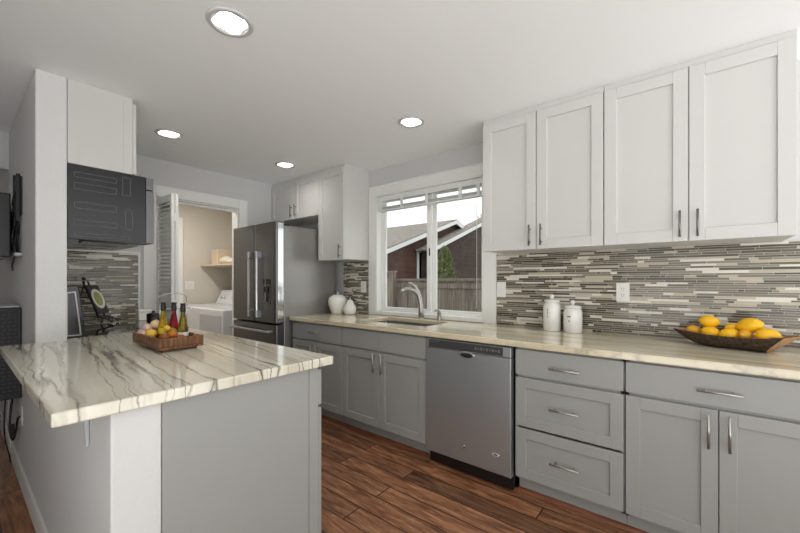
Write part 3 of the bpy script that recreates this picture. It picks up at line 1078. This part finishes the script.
washer('clothes_dryer', 'white clothes dryer with square front door nearer the laundry opening', -3.385, -2.730, 'door')
washer('washing_machine', 'white washing machine beyond the dryer with its sloped control panel', -4.055, -3.400, 'lid')
tag(MB().box(-4.099, -2.70, -.43, WY - .0125, 1.452, 1.474).build('wall_shelf', M['shelfwood'], bevel=.002), 'pale wall shelf above the washing machine', 'shelf')
cb = thing('storage_box', 'cream cardboard box standing on the laundry shelf', 'box', (-3.92, -.22, 1.4745))
MB().box(-4.05, -3.83, -.30, -.12, 1.4745, 1.66).build('box_body', M['boxpaper'], cb, bevel=.002)
MB().box(-4.055, -3.825, -.305, -.115, 1.66, 1.692).build('lid', M['boxpaper'], cb, bevel=.002)
tw = MB()
for i, (dx, dy, r) in enumerate(((0, 0, .07), (.10, -.02, .075), (.2, .02, .06), (.05, -.02, .055), (.15, 0, .06))):
    tw.ball((-3.72 + dx, -.25 + dy, 1.4745 + r * .75), r, 16, 10, sx=1.2, sy=1.1, sz=.75)
tag(tw.build('towel', M['towel']), 'crumpled white towel beside the box on the laundry shelf', 'towel')
tr4 = MB().box(-4.0995, -4.08, -.98, -.66, 0, 2.12)
struct(tr4.build('door_1', M['trim'], bevel=.003))


def outlet(name, label, cat, cx_, cz_, plane, pos, w_=.074, h_=.118, kind='duplex'):
    t = thing(name, label, cat, (cx_, pos, cz_) if plane == 'y' else (pos, cx_, cz_), 'wall plates')
    sg = -1 if plane in ('y',) else 1
    def bx(a0, a1, z0, z1, d0, d1):
        b = MB()
        if plane == 'y':
            b.box(cx_ + a0, cx_ + a1, pos - d0, pos - d1, cz_ + z0, cz_ + z1)
        elif plane == '-y':
            b.box(cx_ + a0, cx_ + a1, pos - d0, pos - d1, cz_ + z0, cz_ + z1)
        else:
            b.box(pos + d0, pos + d1, cx_ + a0, cx_ + a1, cz_ + z0, cz_ + z1)
        return b
    bx(-w_ / 2, w_ / 2, -h_ / 2, h_ / 2, .0003, .006).build('cover_plate', M['plate'], t, bevel=.002)
    if kind == 'duplex':
        for s in (-1, 1):
            r = bx(-.017, .017, s * .02 - .014, s * .02 + .014, .006, .008).build('receptacle', M['plate'], t, bevel=.002)
            hs = MB()
            for q in (bx(-.008, -.0055, s * .02 - .002, s * .02 + .008, .008, .0085), bx(.0055, .008, s * .02 - .002, s * .02 + .008, .008, .0085), bx(-.002, .002, s * .02 - .010, s * .02 - .006, .008, .0085)):
                hs.add(q.v, q.f)
            hs.build('slots', M['dark'], r)
    else:
        for s in ((-1, 1) if w_ > .1 else (0,)):
            bx(s * .023 - .005, s * .023 + .005, -.012, .012, .006, .012).build('toggle', M['plate'], t, bevel=.002)
    return t


TY = WY - .0102
outlet('power_outlet', 'white outlet on the tile behind the pear jar, left of the window', 'outlet', -1.252, 1.185, 'y', TY)
outlet('light_switch', 'white switch plate on the tile next to the right window casing', 'switch', .256, 1.181, 'y', TY, kind='switch')
outlet('power_outlet', 'white duplex outlet on the tile right of the two canisters', 'outlet', 1.075, 1.178, 'y', TY)
outlet('light_switch', 'beige wall plate on the far laundry wall above the washer', 'switch', -.57, 1.185, 'x', -4.10, w_=.118, kind='switch')
outlet('power_outlet', 'white outlet low on the living side of the half wall by dangling cables', 'outlet', -1.80, .42, '-y', -2.4172)

# ------------------------------------------------------------------ recessed lights
lt_names = ['large recessed ceiling light nearest the viewer, above the peninsula', 'recessed ceiling light between the microwave cabinet and the laundry opening',
            'recessed ceiling light in front of the refrigerator cabinet', 'recessed ceiling light in front of the sink window']
for (x, y), lab in zip(LIGHTS, lt_names):
    t = thing('ceiling_light', lab, 'ceiling light', (x, y, CEIL), 'recessed ceiling lights')
    MB().lathe([(.070, -.001), (.074, -.006), (.090, -.006), (.096, -.0005), (.090, -.0003), (.070, -.0003)], (x, y, CEIL), 40).build('trim_ring', M['lamptrim'], t)
    MB().lathe([(.070, -.001), (.066, .012), (.056, .035), (.050, .05)], (x, y, CEIL), 40).build('baffle', M['trim'], t)
    MB().lathe([(0, .046), (.03, .046), (.0515, .050)], (x, y, CEIL), 32).build('lens', M['lens'], t)
    l = link_light('recessed_lamp', 'AREA', (x, y, CEIL + .040), CAN_POWER, .09)
link_light('laundry_lamp', 'AREA', (-3.2, -1.2, CEIL - .03), LAUNDRY_POWER, .25, color=(1, .95, .88))

# ------------------------------------------------------------------ things on the window counter
def jar(name, label, cat, x, y, prof, knob=None, parts=(), group=None):
    t = thing(name, label, cat, (x, y, CT + .0005), group)
    MB().lathe(prof, (x, y, CT + .0005), 40).build('body', M['ceramic'], t)
    return t


ap = jar('cookie_jar', 'white ceramic apple-shaped jar beside the refrigerator', 'jar', -1.468, -.15,
         [(0, 0), (.055, 0), (.062, .006), (.082, .05), (.096, .10), (.097, .135), (.088, .165), (.066, .182), (.060, .184)])
MB().lathe([(.062, .1845), (.05, .196), (.03, .199), (.015, .196), (0, .194)], (-1.468, -.15, CT), 36).build('lid', M['ceramic'], ap)
MB().tube([(-1.468, -.15, CT + .190), (-1.466, -.15, CT + .21), (-1.460, -.151, CT + .222)], [.008, .007, .009], 10).build('stem', M['ceramic'], ap)
pe = jar('cookie_jar', 'smaller white ceramic pear-shaped jar next to the apple jar', 'jar', -1.302, -.13,
         [(0, 0), (.045, 0), (.06, .012), (.067, .04), (.064, .07), (.052, .094), (.046, .10)])
MB().lathe([(.047, .101), (.038, .118), (.030, .136), (.022, .147), (.008, .150), (0, .149)], (-1.302, -.13, CT), 36).build('lid', M['ceramic'], pe)
MB().tube([(-1.302, -.13, CT + .147), (-1.300, -.13, CT + .160), (-1.294, -.131, CT + .170)], [.005, .0045, .006], 8).build('stem', M['ceramic'], pe)


def canister(label, x, y, r, h, marks):
    t = thing('canister', label, 'canister', (x, y, CT + .0005), 'white ceramic canisters')
    z = CT + .0005
    MB().lathe([(0, 0), (r - .004, 0), (r, .005), (r, h * .84), (r - .004, h * .92), (r - .010, h * .96), (r - .012, h)], (x, y, z), 40).build('body', M['ceramic'], t)
    ld = MB().lathe([(r - .012, h + .0005), (r - .006, h + .001), (r - .006, h + .012), (r - .014, h + .018), (.018, h + .022), (0, h + .0225)], (x, y, z), 40).build('lid', M['ceramic'], t)
    kb = MB()
    kb.lathe([(.008, h + .020), (.009, h + .030), (.015, h + .038), (.014, h + .048), (.006, h + .053), (0, h + .0535)], (x, y, z), 20)
    kb.build('knob', M['ceramic'], ld)
    for (a, zz, wd, hh) in marks:
        # small printed strokes hugging the curved front
        bm_ = MB()
        ang = math.radians(-90 + a)
        for q in range(3):
            aa = ang + (q - 1) * wd / r / 3
            c = Vector((x + (r + .0006) * math.cos(aa), y + (r + .0006) * math.sin(aa), z + zz))
            m = Matrix.Translation(c) @ Matrix.Rotation(aa + PI / 2, 4, 'Z')
            bm_.box(-wd / 6, wd / 6, -.0004, .0004, -hh / 2, hh / 2, mtx=m)
        bm_.build('printed_mark', M['ink'], t)
    return t


canister('taller white lidded ceramic canister, nearer the sink window', .668, -.085, .057, .195,
         [(-12, .145, .004, .012), (-12, .128, .004, .010), (-11, .115, .005, .005), (-12, .098, .009, .004)])
canister('shorter white lidded ceramic canister right of the taller one', .803, -.088, .058, .160,
         [(-10, .108, .022, .006), (-5, .107, .006, .009), (-8, .080, .010, .004), (-9, .076, .005, .006)])

# dough bowl with lemons
bw = thing('dough_bowl', 'long bark-edged wooden dough bowl holding lemons', 'bowl', (1.56, -.185, CT))
NS, NP = 26, 14
ob, ib = [], []
X0, X1 = 1.335, 1.800
YC = -.185
for i in range(NS + 1):
    s = i / NS
    x = X0 + (X1 - X0) * s
    w_ = .092 * min(1, (s / .42)) ** .62 if s < .42 else .092 - .010 * (s - .42) / .58
    rimz = CT + .078 - .012 * math.sin(PI * s) + (.006 if s > .9 else 0)
    bot = CT + .001 + max(0, (.32 - s) / .32) ** 1.8 * .072
    yc = YC + .01 * math.sin(PI * s)
    for j in range(NP + 1):
        a = PI * j / NP
        c_, s_ = math.cos(a), math.sin(a)
        cc = math.copysign(abs(c_) ** .8, c_)
        xs_ = x - .085 * max(0, (s - .6) / .4) ** 1.3 * s_ ** .75
        ob.append((xs_, yc - w_ * cc * (.999), rimz - (rimz - bot) * s_ ** .75))
        wi = max(w_ - .011, .001)
        bi = min(bot + .014, rimz - .002)
        xi = X0 + .012 + (X1 - .016 - X0 - .012) * s
        ib.append((xi - .07 * max(0, (s - .6) / .4) ** 1.3 * s_ ** .75, yc - wi * cc, rimz - (rimz - bi) * s_ ** .75))
fo, fi, fr_ = [], [], []
W = NP + 1
for i in range(NS):
    for j in range(NP):
        q = (i * W + j, (i + 1) * W + j, (i + 1) * W + j + 1, i * W + j + 1)
        fo.append(q)
def turn(p):
    dx, dy = p[0] - 1.56, p[1] + .185
    dx += .26 * dy * max(0, (p[0] - X0) / (X1 - X0)) ** 2
    c_, s_ = math.cos(math.radians(-14)), math.sin(math.radians(-14))
    return (1.56 + dx * c_ - dy * s_, -.185 + dx * s_ + dy * c_, p[2])


ob = [turn(p) for p in ob]
ib = [turn(p) for p in ib]
o_ = MB().add(ob, fo, 0, True).build('bark_shell', M['bark'], bw)
nb = MB()
nO = len(ob)
rimf = []
for i in range(NS):
    rimf.append((i * W, (i + 1) * W, nO + (i + 1) * W, nO + i * W))
    rimf.append((i * W + NP, nO + i * W + NP, nO + (i + 1) * W + NP, (i + 1) * W + NP))
for j in range(NP):
    rimf.append((j, nO + j, nO + j + 1, j + 1))
    k2 = NS * W
    rimf.append((k2 + j, k2 + j + 1, nO + k2 + j + 1, nO + k2 + j))
nb.add(ob + ib, [tuple(nO + i for i in q) for q in fo], 0, True)
rimf.append(tuple(NS * W + j for j in range(W)))
rimf.append(tuple(nO + NS * W + j for j in range(W)))
nb.f += rimf
nb.m += [0] * len(rimf)
nb.sm += [False] * len(rimf)
nb.build('hollowed_wood', M['bowlwood'], bw)


def lemon_mesh():
    prof = []
    for i in range(21):
        t_ = i / 20
        a = PI * t_
        z = -math.cos(a)
        r = math.sin(a) ** .92 * .76
        if t_ < .1 or t_ > .9:
            z *= 1.0 + .10 * (1 - min(t_, 1 - t_) / .1)
        prof.append((r, z))
    return prof


lem_src = None
LEM = [  # x, y, z, radius, angle, tilt, dull, label
    (1.432, -.165, .984, .034, .3, .2, 1, 'dull orange-yellow lemon lying at the pointed left end of the bowl'),
    (1.495, -.160, 1.036, .042, .1, .15, 0, 'bright lemon resting on top of the left half of the pile'),
    (1.498, -.190, .983, .040, -.3, .1, 0, 'bright lemon in the bowl directly under the left topmost lemon'),
    (1.573, -.195, .981, .041, .25, -.1, 0, 'bright lemon in the middle of the bowl, along the front rim'),
    (1.632, -.195, .986, .034, 1.0, .1, 1, 'dull round lemon low in the bowl under the right topmost lemon'),
    (1.650, -.165, 1.030, .050, -.35, -.25, 0, 'largest lemon, lying on top of the right half of the pile'),
    (1.712, -.195, .990, .047, .2, .1, 0, 'bright lemon at the squared right end of the bowl'),
    (1.592, -.135, 1.004, .038, .6, .2, 0, 'half-hidden lemon behind the middle of the pile'),
]
for x, y, z, r, a, tl, dull, lab in LEM:
    b = MB()
    y0_ = y
    y = y0_ - (x - 1.56) * .249 - .015
    x = 1.449 + (x - 1.449) * (y + 2.702) / (y0_ + 2.702)
    mt = Matrix.Rotation(a, 3, 'Z') @ Matrix.Rotation(PI / 2 + tl, 3, 'Y') @ Matrix.Diagonal((r * .98, r * .98, r))
    b.lathe(lemon_mesh(), (x, y, z), 28, mtx=mt)
    tag(b.build('lemon', M['lemon2'] if dull else M['lemon']), lab, 'lemon', 'lemons in the wooden bowl')

# ------------------------------------------------------------------ tray on the peninsula
tr = thing('wooden_tray', 'rustic brown wooden tray holding bottles and produce on the peninsula', 'tray', (-.64, -2.0, PT))
TX0, TX1, TY0, TY1 = -.83, -.445, -2.103, -1.910
TB = PT + .012
b = MB()
b.box(TX0, TX1, TY0, TY1, TB, TB + .012)
b.build('tray_floor', M['traywood'], tr, bevel=.002)
for a in ((TX0, TX1, TY0, TY0 + .013), (TX0, TX1, TY1 - .013, TY1), (TX0, TX0 + .013, TY0 + .013, TY1 - .013), (TX1 - .013, TX1, TY0 + .013, TY1 - .013)):
    MB().box(a[0], a[1], a[2], a[3], TB + .0125, TB + .052).build('side_board', M['traywood'], tr, bevel=.003)
b = MB()
for x in (TX0 + .04, TX1 - .06):
    b.box(x, x + .03, TY0 + .02, TY1 - .02, PT + .0005, TB)
b.build('feet', M['traywood'], tr)
TF = TB + .0125


def bottle(label, x, y, m, cap, h, lab=None):
    t = thing('oil_bottle', label, 'bottle', (x, y, TF), 'bottles in the wooden tray')
    MB().lathe([(0, 0), (.022, 0), (.025, .004), (.025, .03), (.022, .07), (.016, .105), (.0105, .135), (.0095, h - .03), (.0105, h - .027), (.0105, h - .022), (0, h - .022)], (x, y, TF), 28).build('glass_body', m, t)
    MB().lathe([(.0112, h - .040), (.0125, h - .038), (.0125, h - .014), (.011, h - .012), (.011, h - .003), (.013, h - .002), (.013, h + .003), (0, h + .003)], (x, y, TF), 24).build('cap', cap, t)
    if lab:
        z0, z1, r0, r1, mm = lab
        MB().lathe([(r0, z0), (r1, z1)], (x, y, TF), 28).build('paper_label', mm, t)
    return t


bottle('yellow oil bottle with yellow label, first of the three in the tray', -.718, -1.998, M['oil'], M['black'], .190, (.032, .062, .0255, .0232, M['yellowlabel']))
bottle('red vinegar bottle between the two oil bottles in the tray', -.680, -1.961, M['vinegar'], M['black'], .190)
bottle('dark olive oil bottle with white label, nearest the tray end', -.587, -1.952, M['oildark'], M['black'], .188, (.026, .046, .0256, .0243, M['label']))


def produce(kind, label, x, y, z, r, m, sz=.9, sx=1.0, stem=True):
    t = thing(kind, label, kind.replace('_', ' '), (x, y, z - r * sz), 'produce heaped in the wooden tray')
    prof = [(math.sin(PI * i / 14) * r * (1.0), -math.cos(PI * i / 14) * r * sz) for i in range(15)]
    prof[-1] = (0, r * sz * .9)
    prof[-2] = (prof[-2][0], r * sz * .99)
    MB().lathe(prof, (x, y, z), 20, sx=sx).build('flesh', m, t)
    if stem:
        MB().tube([(x, y, z + r * sz * .85), (x + r * .1, y, z + r * sz * 1.2)], [r * .14, r * .08], 6).build('stem', M['creamskin'] if m != M['greenskin'] else M['greenskin'], t)


PRODUCE = [
    ('garlic_bulb', 'pink garlic bulb at the far left end of the tray', -.795, -2.072, .976, .024, 'pinkskin'),
    ('garlic_bulb', 'pink garlic bulb resting on top of the heap by the left end', -.765, -2.055, 1.008, .023, 'pinkskin'),
    ('garlic_bulb', 'pink garlic bulb on the front side of the tray, left of the yellow squash', -.735, -2.078, .978, .025, 'pinkskin'),
    ('garlic_bulb', 'pale garlic bulb on the back side of the tray behind the pink ones', -.790, -1.985, .990, .028, 'creamskin'),
    ('onion', 'cream onion on top of the heap left of the first bottle', -.772, -2.015, 1.020, .027, 'creamskin'),
    ('squash', 'yellow squash in front of the first bottle', -.690, -2.062, .984, .026, 'yellowskin'),
    ('squash', 'small orange squash at the front edge below the yellow squash', -.655, -2.080, .967, .020, 'orangeskin'),
    ('pepper', 'green pepper between the red and the yellow bottle', -.640, -1.985, .990, .024, 'greenskin'),
    ('pepper', 'orange pepper in front of the dark olive oil bottle', -.600, -1.995, .982, .022, 'orangeskin'),
    ('pepper', 'yellow pepper lying above the orange one between bottles', -.630, -2.01, 1.012, .016, 'yellowskin'),
    ('tomato', 'brownish red tomato at the front of the tray between squash and bottles', -.590, -2.035, .972, .022, 'redskin'),
    ('tomato', 'dull red tomato in the near end corner of the tray', -.500, -1.930, .966, .020, 'redskin'),
    ('tomato', 'brown-red tomato beside the white-labelled bottle', -.545, -1.975, .966, .021, 'redskin'),
]
for kd, lab, x, y, z, r, m in PRODUCE:
    produce(kd, lab, x, y, z, r, M[m])

# wire stand behind the tray
ws = thing('wire_stand', 'thin chrome arched wire stand on the peninsula behind the bottles', 'wire stand', (-1.31, -1.74, PT))
wb = MB()
arc = [(-1.31, -1.825, PT + .004), (-1.31, -1.825, 1.135)]
wb.tube(arc, .0032, 8)
wb.tube([(-1.31, -1.662, PT + .004), (-1.31, -1.662, 1.135)], .0032, 8)
wb.tube([(-1.31, -1.825, 1.135)] + [(-1.31, -1.7435 - .0815 * math.cos(PI * i / 10), 1.135 + .030 * math.sin(PI * i / 10)) for i in range(1, 10)] + [(-1.31, -1.662, 1.135)], .003, 8)
wb.build('frame', M['chrome'], ws)
MB().tube([(-1.31, -1.825, 1.065), (-1.31, -1.64, 1.062)], .0028, 8).build('cross_bar', M['chrome'], ws)
MB().ball((-1.31, -1.635, 1.062), .009, 14, 8).build('ball_finial', M['appliance'], ws)
for y in (-1.825, -1.662):
    MB().lathe([(0, 0), (.012, 0), (.012, .006), (.004, .014), (0, .014)], (-1.31, y, PT + .0005), 14).build('foot', M['black'], ws)

# things on the short counter behind the range
QT = .9155
cn = thing('canister', 'small square white canister on the short counter by the tiled wall', 'canister', (-2.22, -1.665, QT))
MB().box(-2.265, -2.175, -1.705, -1.615, QT, .985).build('body', M['ceramic'], cn, bevel=.006)
MB().box(-2.268, -2.172, -1.708, -1.612, .9855, 1.006).build('lid', M['ceramic'], cn, bevel=.004)
bc = thing('cooking_pot', 'small black lidded pot on the cooktop behind the tray', 'pot', (-1.62, -1.768, .9185))
MB().lathe([(0, 0), (.034, 0), (.040, .006), (.042, .04), (.042, .085), (.039, .085)], (-1.62, -1.768, .9185), 28).build('body', M['black'], bc)
MB().lathe([(.043, .0855), (.043, .090), (.03, .098), (.009, .101), (.010, .113), (0, .115)], (-1.62, -1.768, .9185), 28).build('lid', M['black'], bc)
# easel with a decorative square plate
ez = thing('plate_easel', 'black curled-foot easel on the short counter behind the range', 'easel', (-2.2, -2.02, QT))
ER = Matrix.Translation((-2.2, -1.945, QT)) @ Matrix.Rotation(math.radians(145), 4, 'Z')


def EP(a, d_, z):     # a along the plate, d_ towards its front, z up (leaning back)
    return ER @ Vector((a, -d_ - .0, z))


LEAN = .34
eb = MB()
for s in (-1, 1):
    eb.tube([EP(s * .05, .085, .012), EP(s * .05, .075, .03), EP(s * .05, .03, .045), EP(s * .05, 0, .05), EP(s * .035, -.11 * 1.0, .33)], .006, 8)
    eb.tube([EP(s * .05, .085, .012), EP(s * .05, .095, .022), EP(s * .05, .09, .034)], .006, 8)
    eb.tube([EP(s * .05, .03, .045), EP(s * .055, .02, .006)], .006, 8)
eb.tube([EP(-.05, 0.0, .05), EP(.05, 0.0, .05)], .005, 8)
eb.build('front_frame', M['black'], ez)
MB().tube([EP(0, -.112, .33), EP(0, -.19, .004)], .005, 8).build('rear_leg', M['black'], ez)
MB().ball(tuple(EP(0, -.118, .352)), .014, 14, 8).build('finial', M['black'], ez)
pm = ER @ Matrix.Translation((0, .0, .075)) @ Matrix.Rotation(math.radians(-20), 4, 'X') @ Matrix.Translation((0, -.010, 0))
dpn = thing('decorative_plate', 'dark square plate with a pale-rimmed round lime centre on the easel', 'plate', tuple(pm.translation))
MB().box(-.085, .085, -.008, .004, .0, .235, mtx=pm).build('plate_body', M['greyboard'], dpn, bevel=.004)
ring = Matrix.Translation(pm @ Vector((0, -.0085, .12))).to_3x3()
rot3 = pm.to_3x3() @ Matrix(((1, 0, 0), (0, 0, 1), (0, 1, 0)))
MB().lathe([(.058, 0), (.060, -.003), (.078, -.004), (.082, 0)], tuple(pm @ Vector((0, -.0085, .12))), 36, mtx=rot3).build('pale_rim', M['label'], dpn)
MB().lathe([(0, -.001), (.04, -.001), (.058, -.0005)], tuple(pm @ Vector((0, -.0085, .12))), 36, mtx=rot3).build('lime_centre', M['lime'], dpn)

# ------------------------------------------------------------------ living-room side of the divider
tv = thing('television', 'black flat television on a wall arm at the left edge of the picture', 'television', (-2.4, -2.50, 1.39))
MB().box(-2.85, -1.90, -2.512, -2.460, 1.40, 1.80).build('screen_frame', M['black'], tv, bevel=.006)
MB().box(-2.835, -1.915, -2.5135, -2.511, 1.415, 1.785).build('screen', M['blackgloss'], tv)
MB().box(-2.6, -2.0, -2.461, -2.446, 1.45, 1.70).build('back_housing', M['black'], tv, bevel=.01)
ta = thing('wall_mount', 'black television wall mount bracket with hanging cables', 'wall mount', (-1.85, -2.43, 1.42))
MB().box(-1.93, -1.80, -2.426, -2.4175, 1.66, 1.90).build('wall_plate', M['rack'], ta, bevel=.003)
ar = MB()
ar.box(-1.98, -1.955, -2.446, -2.4175, 1.58, 1.93)
ar.box(-1.835, -1.81, -2.445, -2.4265, 1.62, 1.915)
ar.tube([(-1.82, -2.43, 1.86), (-1.93, -2.435, 1.80), (-2.05, -2.435, 1.75)], .012, 8)
ar.tube([(-1.82, -2.43, 1.70), (-1.93, -2.435, 1.67), (-2.05, -2.435, 1.65)], .012, 8)
ar.build('arm', M['rack'], ta, bevel=.003)
MB().box(-1.99, -1.80, -2.452, -2.4175, 1.405, 1.425).build('cable_tray', M['appliancegrey'], ta, bevel=.003)
cbm = MB()
for i, (xx, yy) in enumerate(((-1.83, -2.434), (-1.87, -2.440), (-1.91, -2.448), (-1.85, -2.452))):
    p0 = Vector((xx, yy, 1.72 - .05 * i))
    pts = [p0 + Vector((.02 * math.sin(q * 1.3 + i), -.006 * math.sin(q * 1.1 + i * 2), -.032 * q)) for q in range(9)]
    cbm.tube(pts, .0045, 6)
cbm.build('cables', M['black'], ta)

eq = thing('equipment_cabinet', 'black vented equipment cabinet mounted on the wall behind the overhang', 'equipment cabinet', (-2.2, -2.5, .5))
EX1, EY0, EZ0, EZ1 = -1.83, -2.60, .52, 1.085
MB().box(-2.45, EX1, EY0, -2.4175, EZ0, EZ1).build('housing', M['rack'], eq, bevel=.006)
MB().box(-2.44, EX1 - .01, EY0 + .01, -2.425, EZ1 + .0005, EZ1 + .010).build('top_lid', M['appliancegrey'], eq, bevel=.003)
vt = MB()
for r_ in range(22):
    for c_ in range(6):
        y = -2.585 + c_ * .026 + (r_ % 2) * .006
        z = .545 + r_ * .0235
        vt.box(EX1 - .001, EX1 + .0012, y, y + .014, z, z + .010)
vt.build('vent_slots', M['ventgrey'], eq)
MB().plate([EY0 + .004, EY0 + .010, -2.432, -2.426], [EZ0 + .01, EZ0 + .016, EZ1 - .016, EZ1 - .01], {(1, 1)}, 'x', EX1 - .001, EX1 + .002).build('edge_rim', M['ventgrey'], eq)

def cable(label, pts, m, r=.005):
    return tag(MB().tube(pts, r, 8).build('power_cable', m), label, 'cable', 'cables hanging below the equipment cabinet')


def curve_pts(p, n=8):
    out = []
    P = [Vector(q) for q in p]
    P = [P[0]] + P + [P[-1]]
    for i in range(1, len(P) - 2):
        for k in range(n):
            t_ = k / n
            a, b_, c_, d_ = P[i - 1], P[i], P[i + 1], P[i + 2]
            out.append(.5 * ((2 * b_) + (-a + c_) * t_ + (2 * a - 5 * b_ + 4 * c_ - d_) * t_ ** 2 + (-a + 3 * b_ - 3 * c_ + d_) * t_ ** 3))
    out.append(P[-2])
    return out


thick = cable('thick black cable looping from the equipment cabinet to the low outlet', curve_pts([(-2.02, -2.44, .519), (-1.98, -2.455, .40), (-1.97, -2.46, .30), (-1.93, -2.45, .24), (-1.88, -2.44, .30), (-1.83, -2.435, .395), (-1.805, -2.427, .41)]), M['black'], .006)
cable('thin black cable hanging down to the baseboard behind the peninsula', curve_pts([(-2.06, -2.47, .519), (-2.03, -2.48, .35), (-2.04, -2.475, .22), (-2.0, -2.46, .13), (-2.04, -2.45, .06)]), M['black'], .004)
cable('white cable hanging between the black ones below the equipment cabinet', curve_pts([(-2.10, -2.45, .519), (-2.07, -2.46, .38), (-2.08, -2.455, .26), (-2.05, -2.45, .17), (-2.08, -2.445, .10)]), M['cord'], .004)
pb_ = MB().box(-1.955, -1.93, -2.458, -2.440, .26, .34)
pb_.build('power_adapter', M['black'], thick, bevel=.006)

# ------------------------------------------------------------------ outside the window
struct(MB().box(-30, 20, .18, 40, -.6, -.45).build('ground', M['ground']))
fc = thing('wooden_fence', 'weathered grey board fence outside the sink window', 'fence', (-2.2, 2.6, -.45))
fb = MB()
rn = random.Random(3)
x = -5.4
while x < 1.0:
    wd = .138 + rn.random() * .01
    fb.box(x, x + wd - .006, 2.60 + rn.uniform(-.004, .004), 2.622, -.45, 1.235 + rn.uniform(-.006, .006))
    x += wd
fb.build('boards', M['fence'], fc)
MB().box(-5.4, 1.0, 2.57, 2.65, 1.243, 1.285).build('top_rail', M['fence'], fc, bevel=.004)
MB().box(-5.4, 1.0, 2.575, 2.598, 1.12, 1.20).build('upper_rail', M['fence'], fc)
for px in (-3.0,):
    MB().box(px - .055, px + .055, 2.49, 2.574, -.45, 1.40).build('post', M['fence'], fc, bevel=.004)
    MB().box(px - .075, px + .075, 2.47, 2.59, 1.40, 1.43).build('post_cap', M['fence'], fc, bevel=.004)


def gable(t, xw, ypk, zpk, y0, z0, y1, z1, length, sid, pre=''):
    """house end: gable wall facing +x at xw, ridge running to -x"""
    MB().prism([(y0 + .35, -.45), (y1 - .35, -.45), (y1 - .35, z1 + .02), (ypk, zpk - .12), (y0 + .35, z0 + .02)], 'x', xw - length, xw).build(pre + 'wall', sid, t)
    th = .10
    ov = .30
    for (ya, za) in ((y0, z0), (y1, z1)):
        MB().prism([(ya, za), (ypk, zpk), (ypk, zpk + th * .5), (ya, za + th * .5)], 'x', xw - length, xw + ov).build(pre + 'roof_slope', M['roofing'], t)
        MB().prism([(ya, za - .13), (ypk, zpk - .13), (ypk, zpk + .01), (ya, za + .01)], 'x', xw + ov - .03, xw + ov + .012).build(pre + 'fascia_board', M['fascia'], t)
        MB().prism([(ya, za - .06), (ypk, zpk - .06), (ypk, zpk - .04), (ya, za - .04)], 'x', xw - .02, xw + ov - .03).build(pre + 'soffit', M['siding2'], t)


hA = thing('neighbor_house', 'brown-sided neighboring house with shingled gable roof and white rake boards', 'house', (-9.8, 10, -.45))
gable(hA, -6.3, 10.02, 3.63, 4.6, 1.79, 15.4, 1.79, 7.0, M['siding'])
wn_ = MB().plate([7.76, 7.86, 9.1, 9.2], [.6, .68, 2.24, 2.33], {(1, 1)}, 'x', -6.30, -6.26).build('window', M['fascia'], hA)
MB().box(-6.29, -6.275, 7.86, 9.1, .68, 2.24).build('pane', M['blackgloss'], wn_)
gable(hA, -5.95, 14.0, 4.585, 7.6, 2.275, 20.4, 2.275, .28, M['siding2'], 'wing_')


def bush(label, cx_, cy_, z0, h, r, seed):
    rn = random.Random(seed)
    t = thing('evergreen_shrub', label, 'shrub', (cx_, cy_, z0))
    lf = MB()
    for i in range(2600):
        t_ = rn.random() ** .8
        z = z0 + .15 + t_ * h
        rr = r * (math.sin(PI * (.25 + .75 * t_)) ** .7) * rn.uniform(.55, 1.05)
        a = rn.random() * 2 * PI
        c = Vector((cx_ + rr * math.cos(a), cy_ + rr * math.sin(a), z))
        d = Vector((math.cos(a) * .5, math.sin(a) * .5, 1)).normalized()
        d = (d + Vector((rn.uniform(-.5, .5), rn.uniform(-.5, .5), rn.uniform(-.2, .2)))).normalized()
        s1 = d.cross(Vector((0, 0, 1))).normalized() * rn.uniform(.014, .03)
        L = rn.uniform(.06, .13)
        lf.add([c - s1, c + s1, c + d * L * .6 + s1 * .8, c + d * L, c + d * L * .6 - s1 * .8], [(0, 1, 2, 3, 4)])
    lf.build('foliage', M['bush'], t)
    MB().tube([(cx_, cy_, z0), (cx_, cy_, z0 + h * .9)], [.05, .02], 8).build('trunk', M['barkgrey'], t)


bush('green upright shrub between the fence and the neighboring house', -3.55, 5.25, -.45, 2.35, .40, 5)


def bare_tree(label, base, h, seed):
    rn = random.Random(seed)
    b = MB()
    def br(p, d, L, r, lev):
        q = p + d * L
        b.tube([p, p + d * L * .5 + Vector((rn.uniform(-1, 1), rn.uniform(-1, 1), 0)) * L * .04, q], [r, r * .85, r * .65], 5)
        if lev == 0:
            return
        for k in range(3 if lev > 1 else 4):
            nd = (d + Vector((rn.uniform(-.75, .75), rn.uniform(-.75, .75), rn.uniform(-.15, .4)))).normalized()
            br(p + d * L * rn.uniform(.55, 1.0), nd, L * rn.uniform(.55, .75), r * .55, lev - 1)
    br(Vector(base), Vector((0, 0, 1)), h * .4, h * .012, 5)
    tag(b.build('bare_tree', M['barkgrey']), label, 'tree')


bare_tree('leafless tree with thin twigs rising behind the neighboring roofs', (-12.5, 27.0, -.45), 10.5, 11)

for o in bpy.data.objects:
    if 'w' in o:
        del o['w']
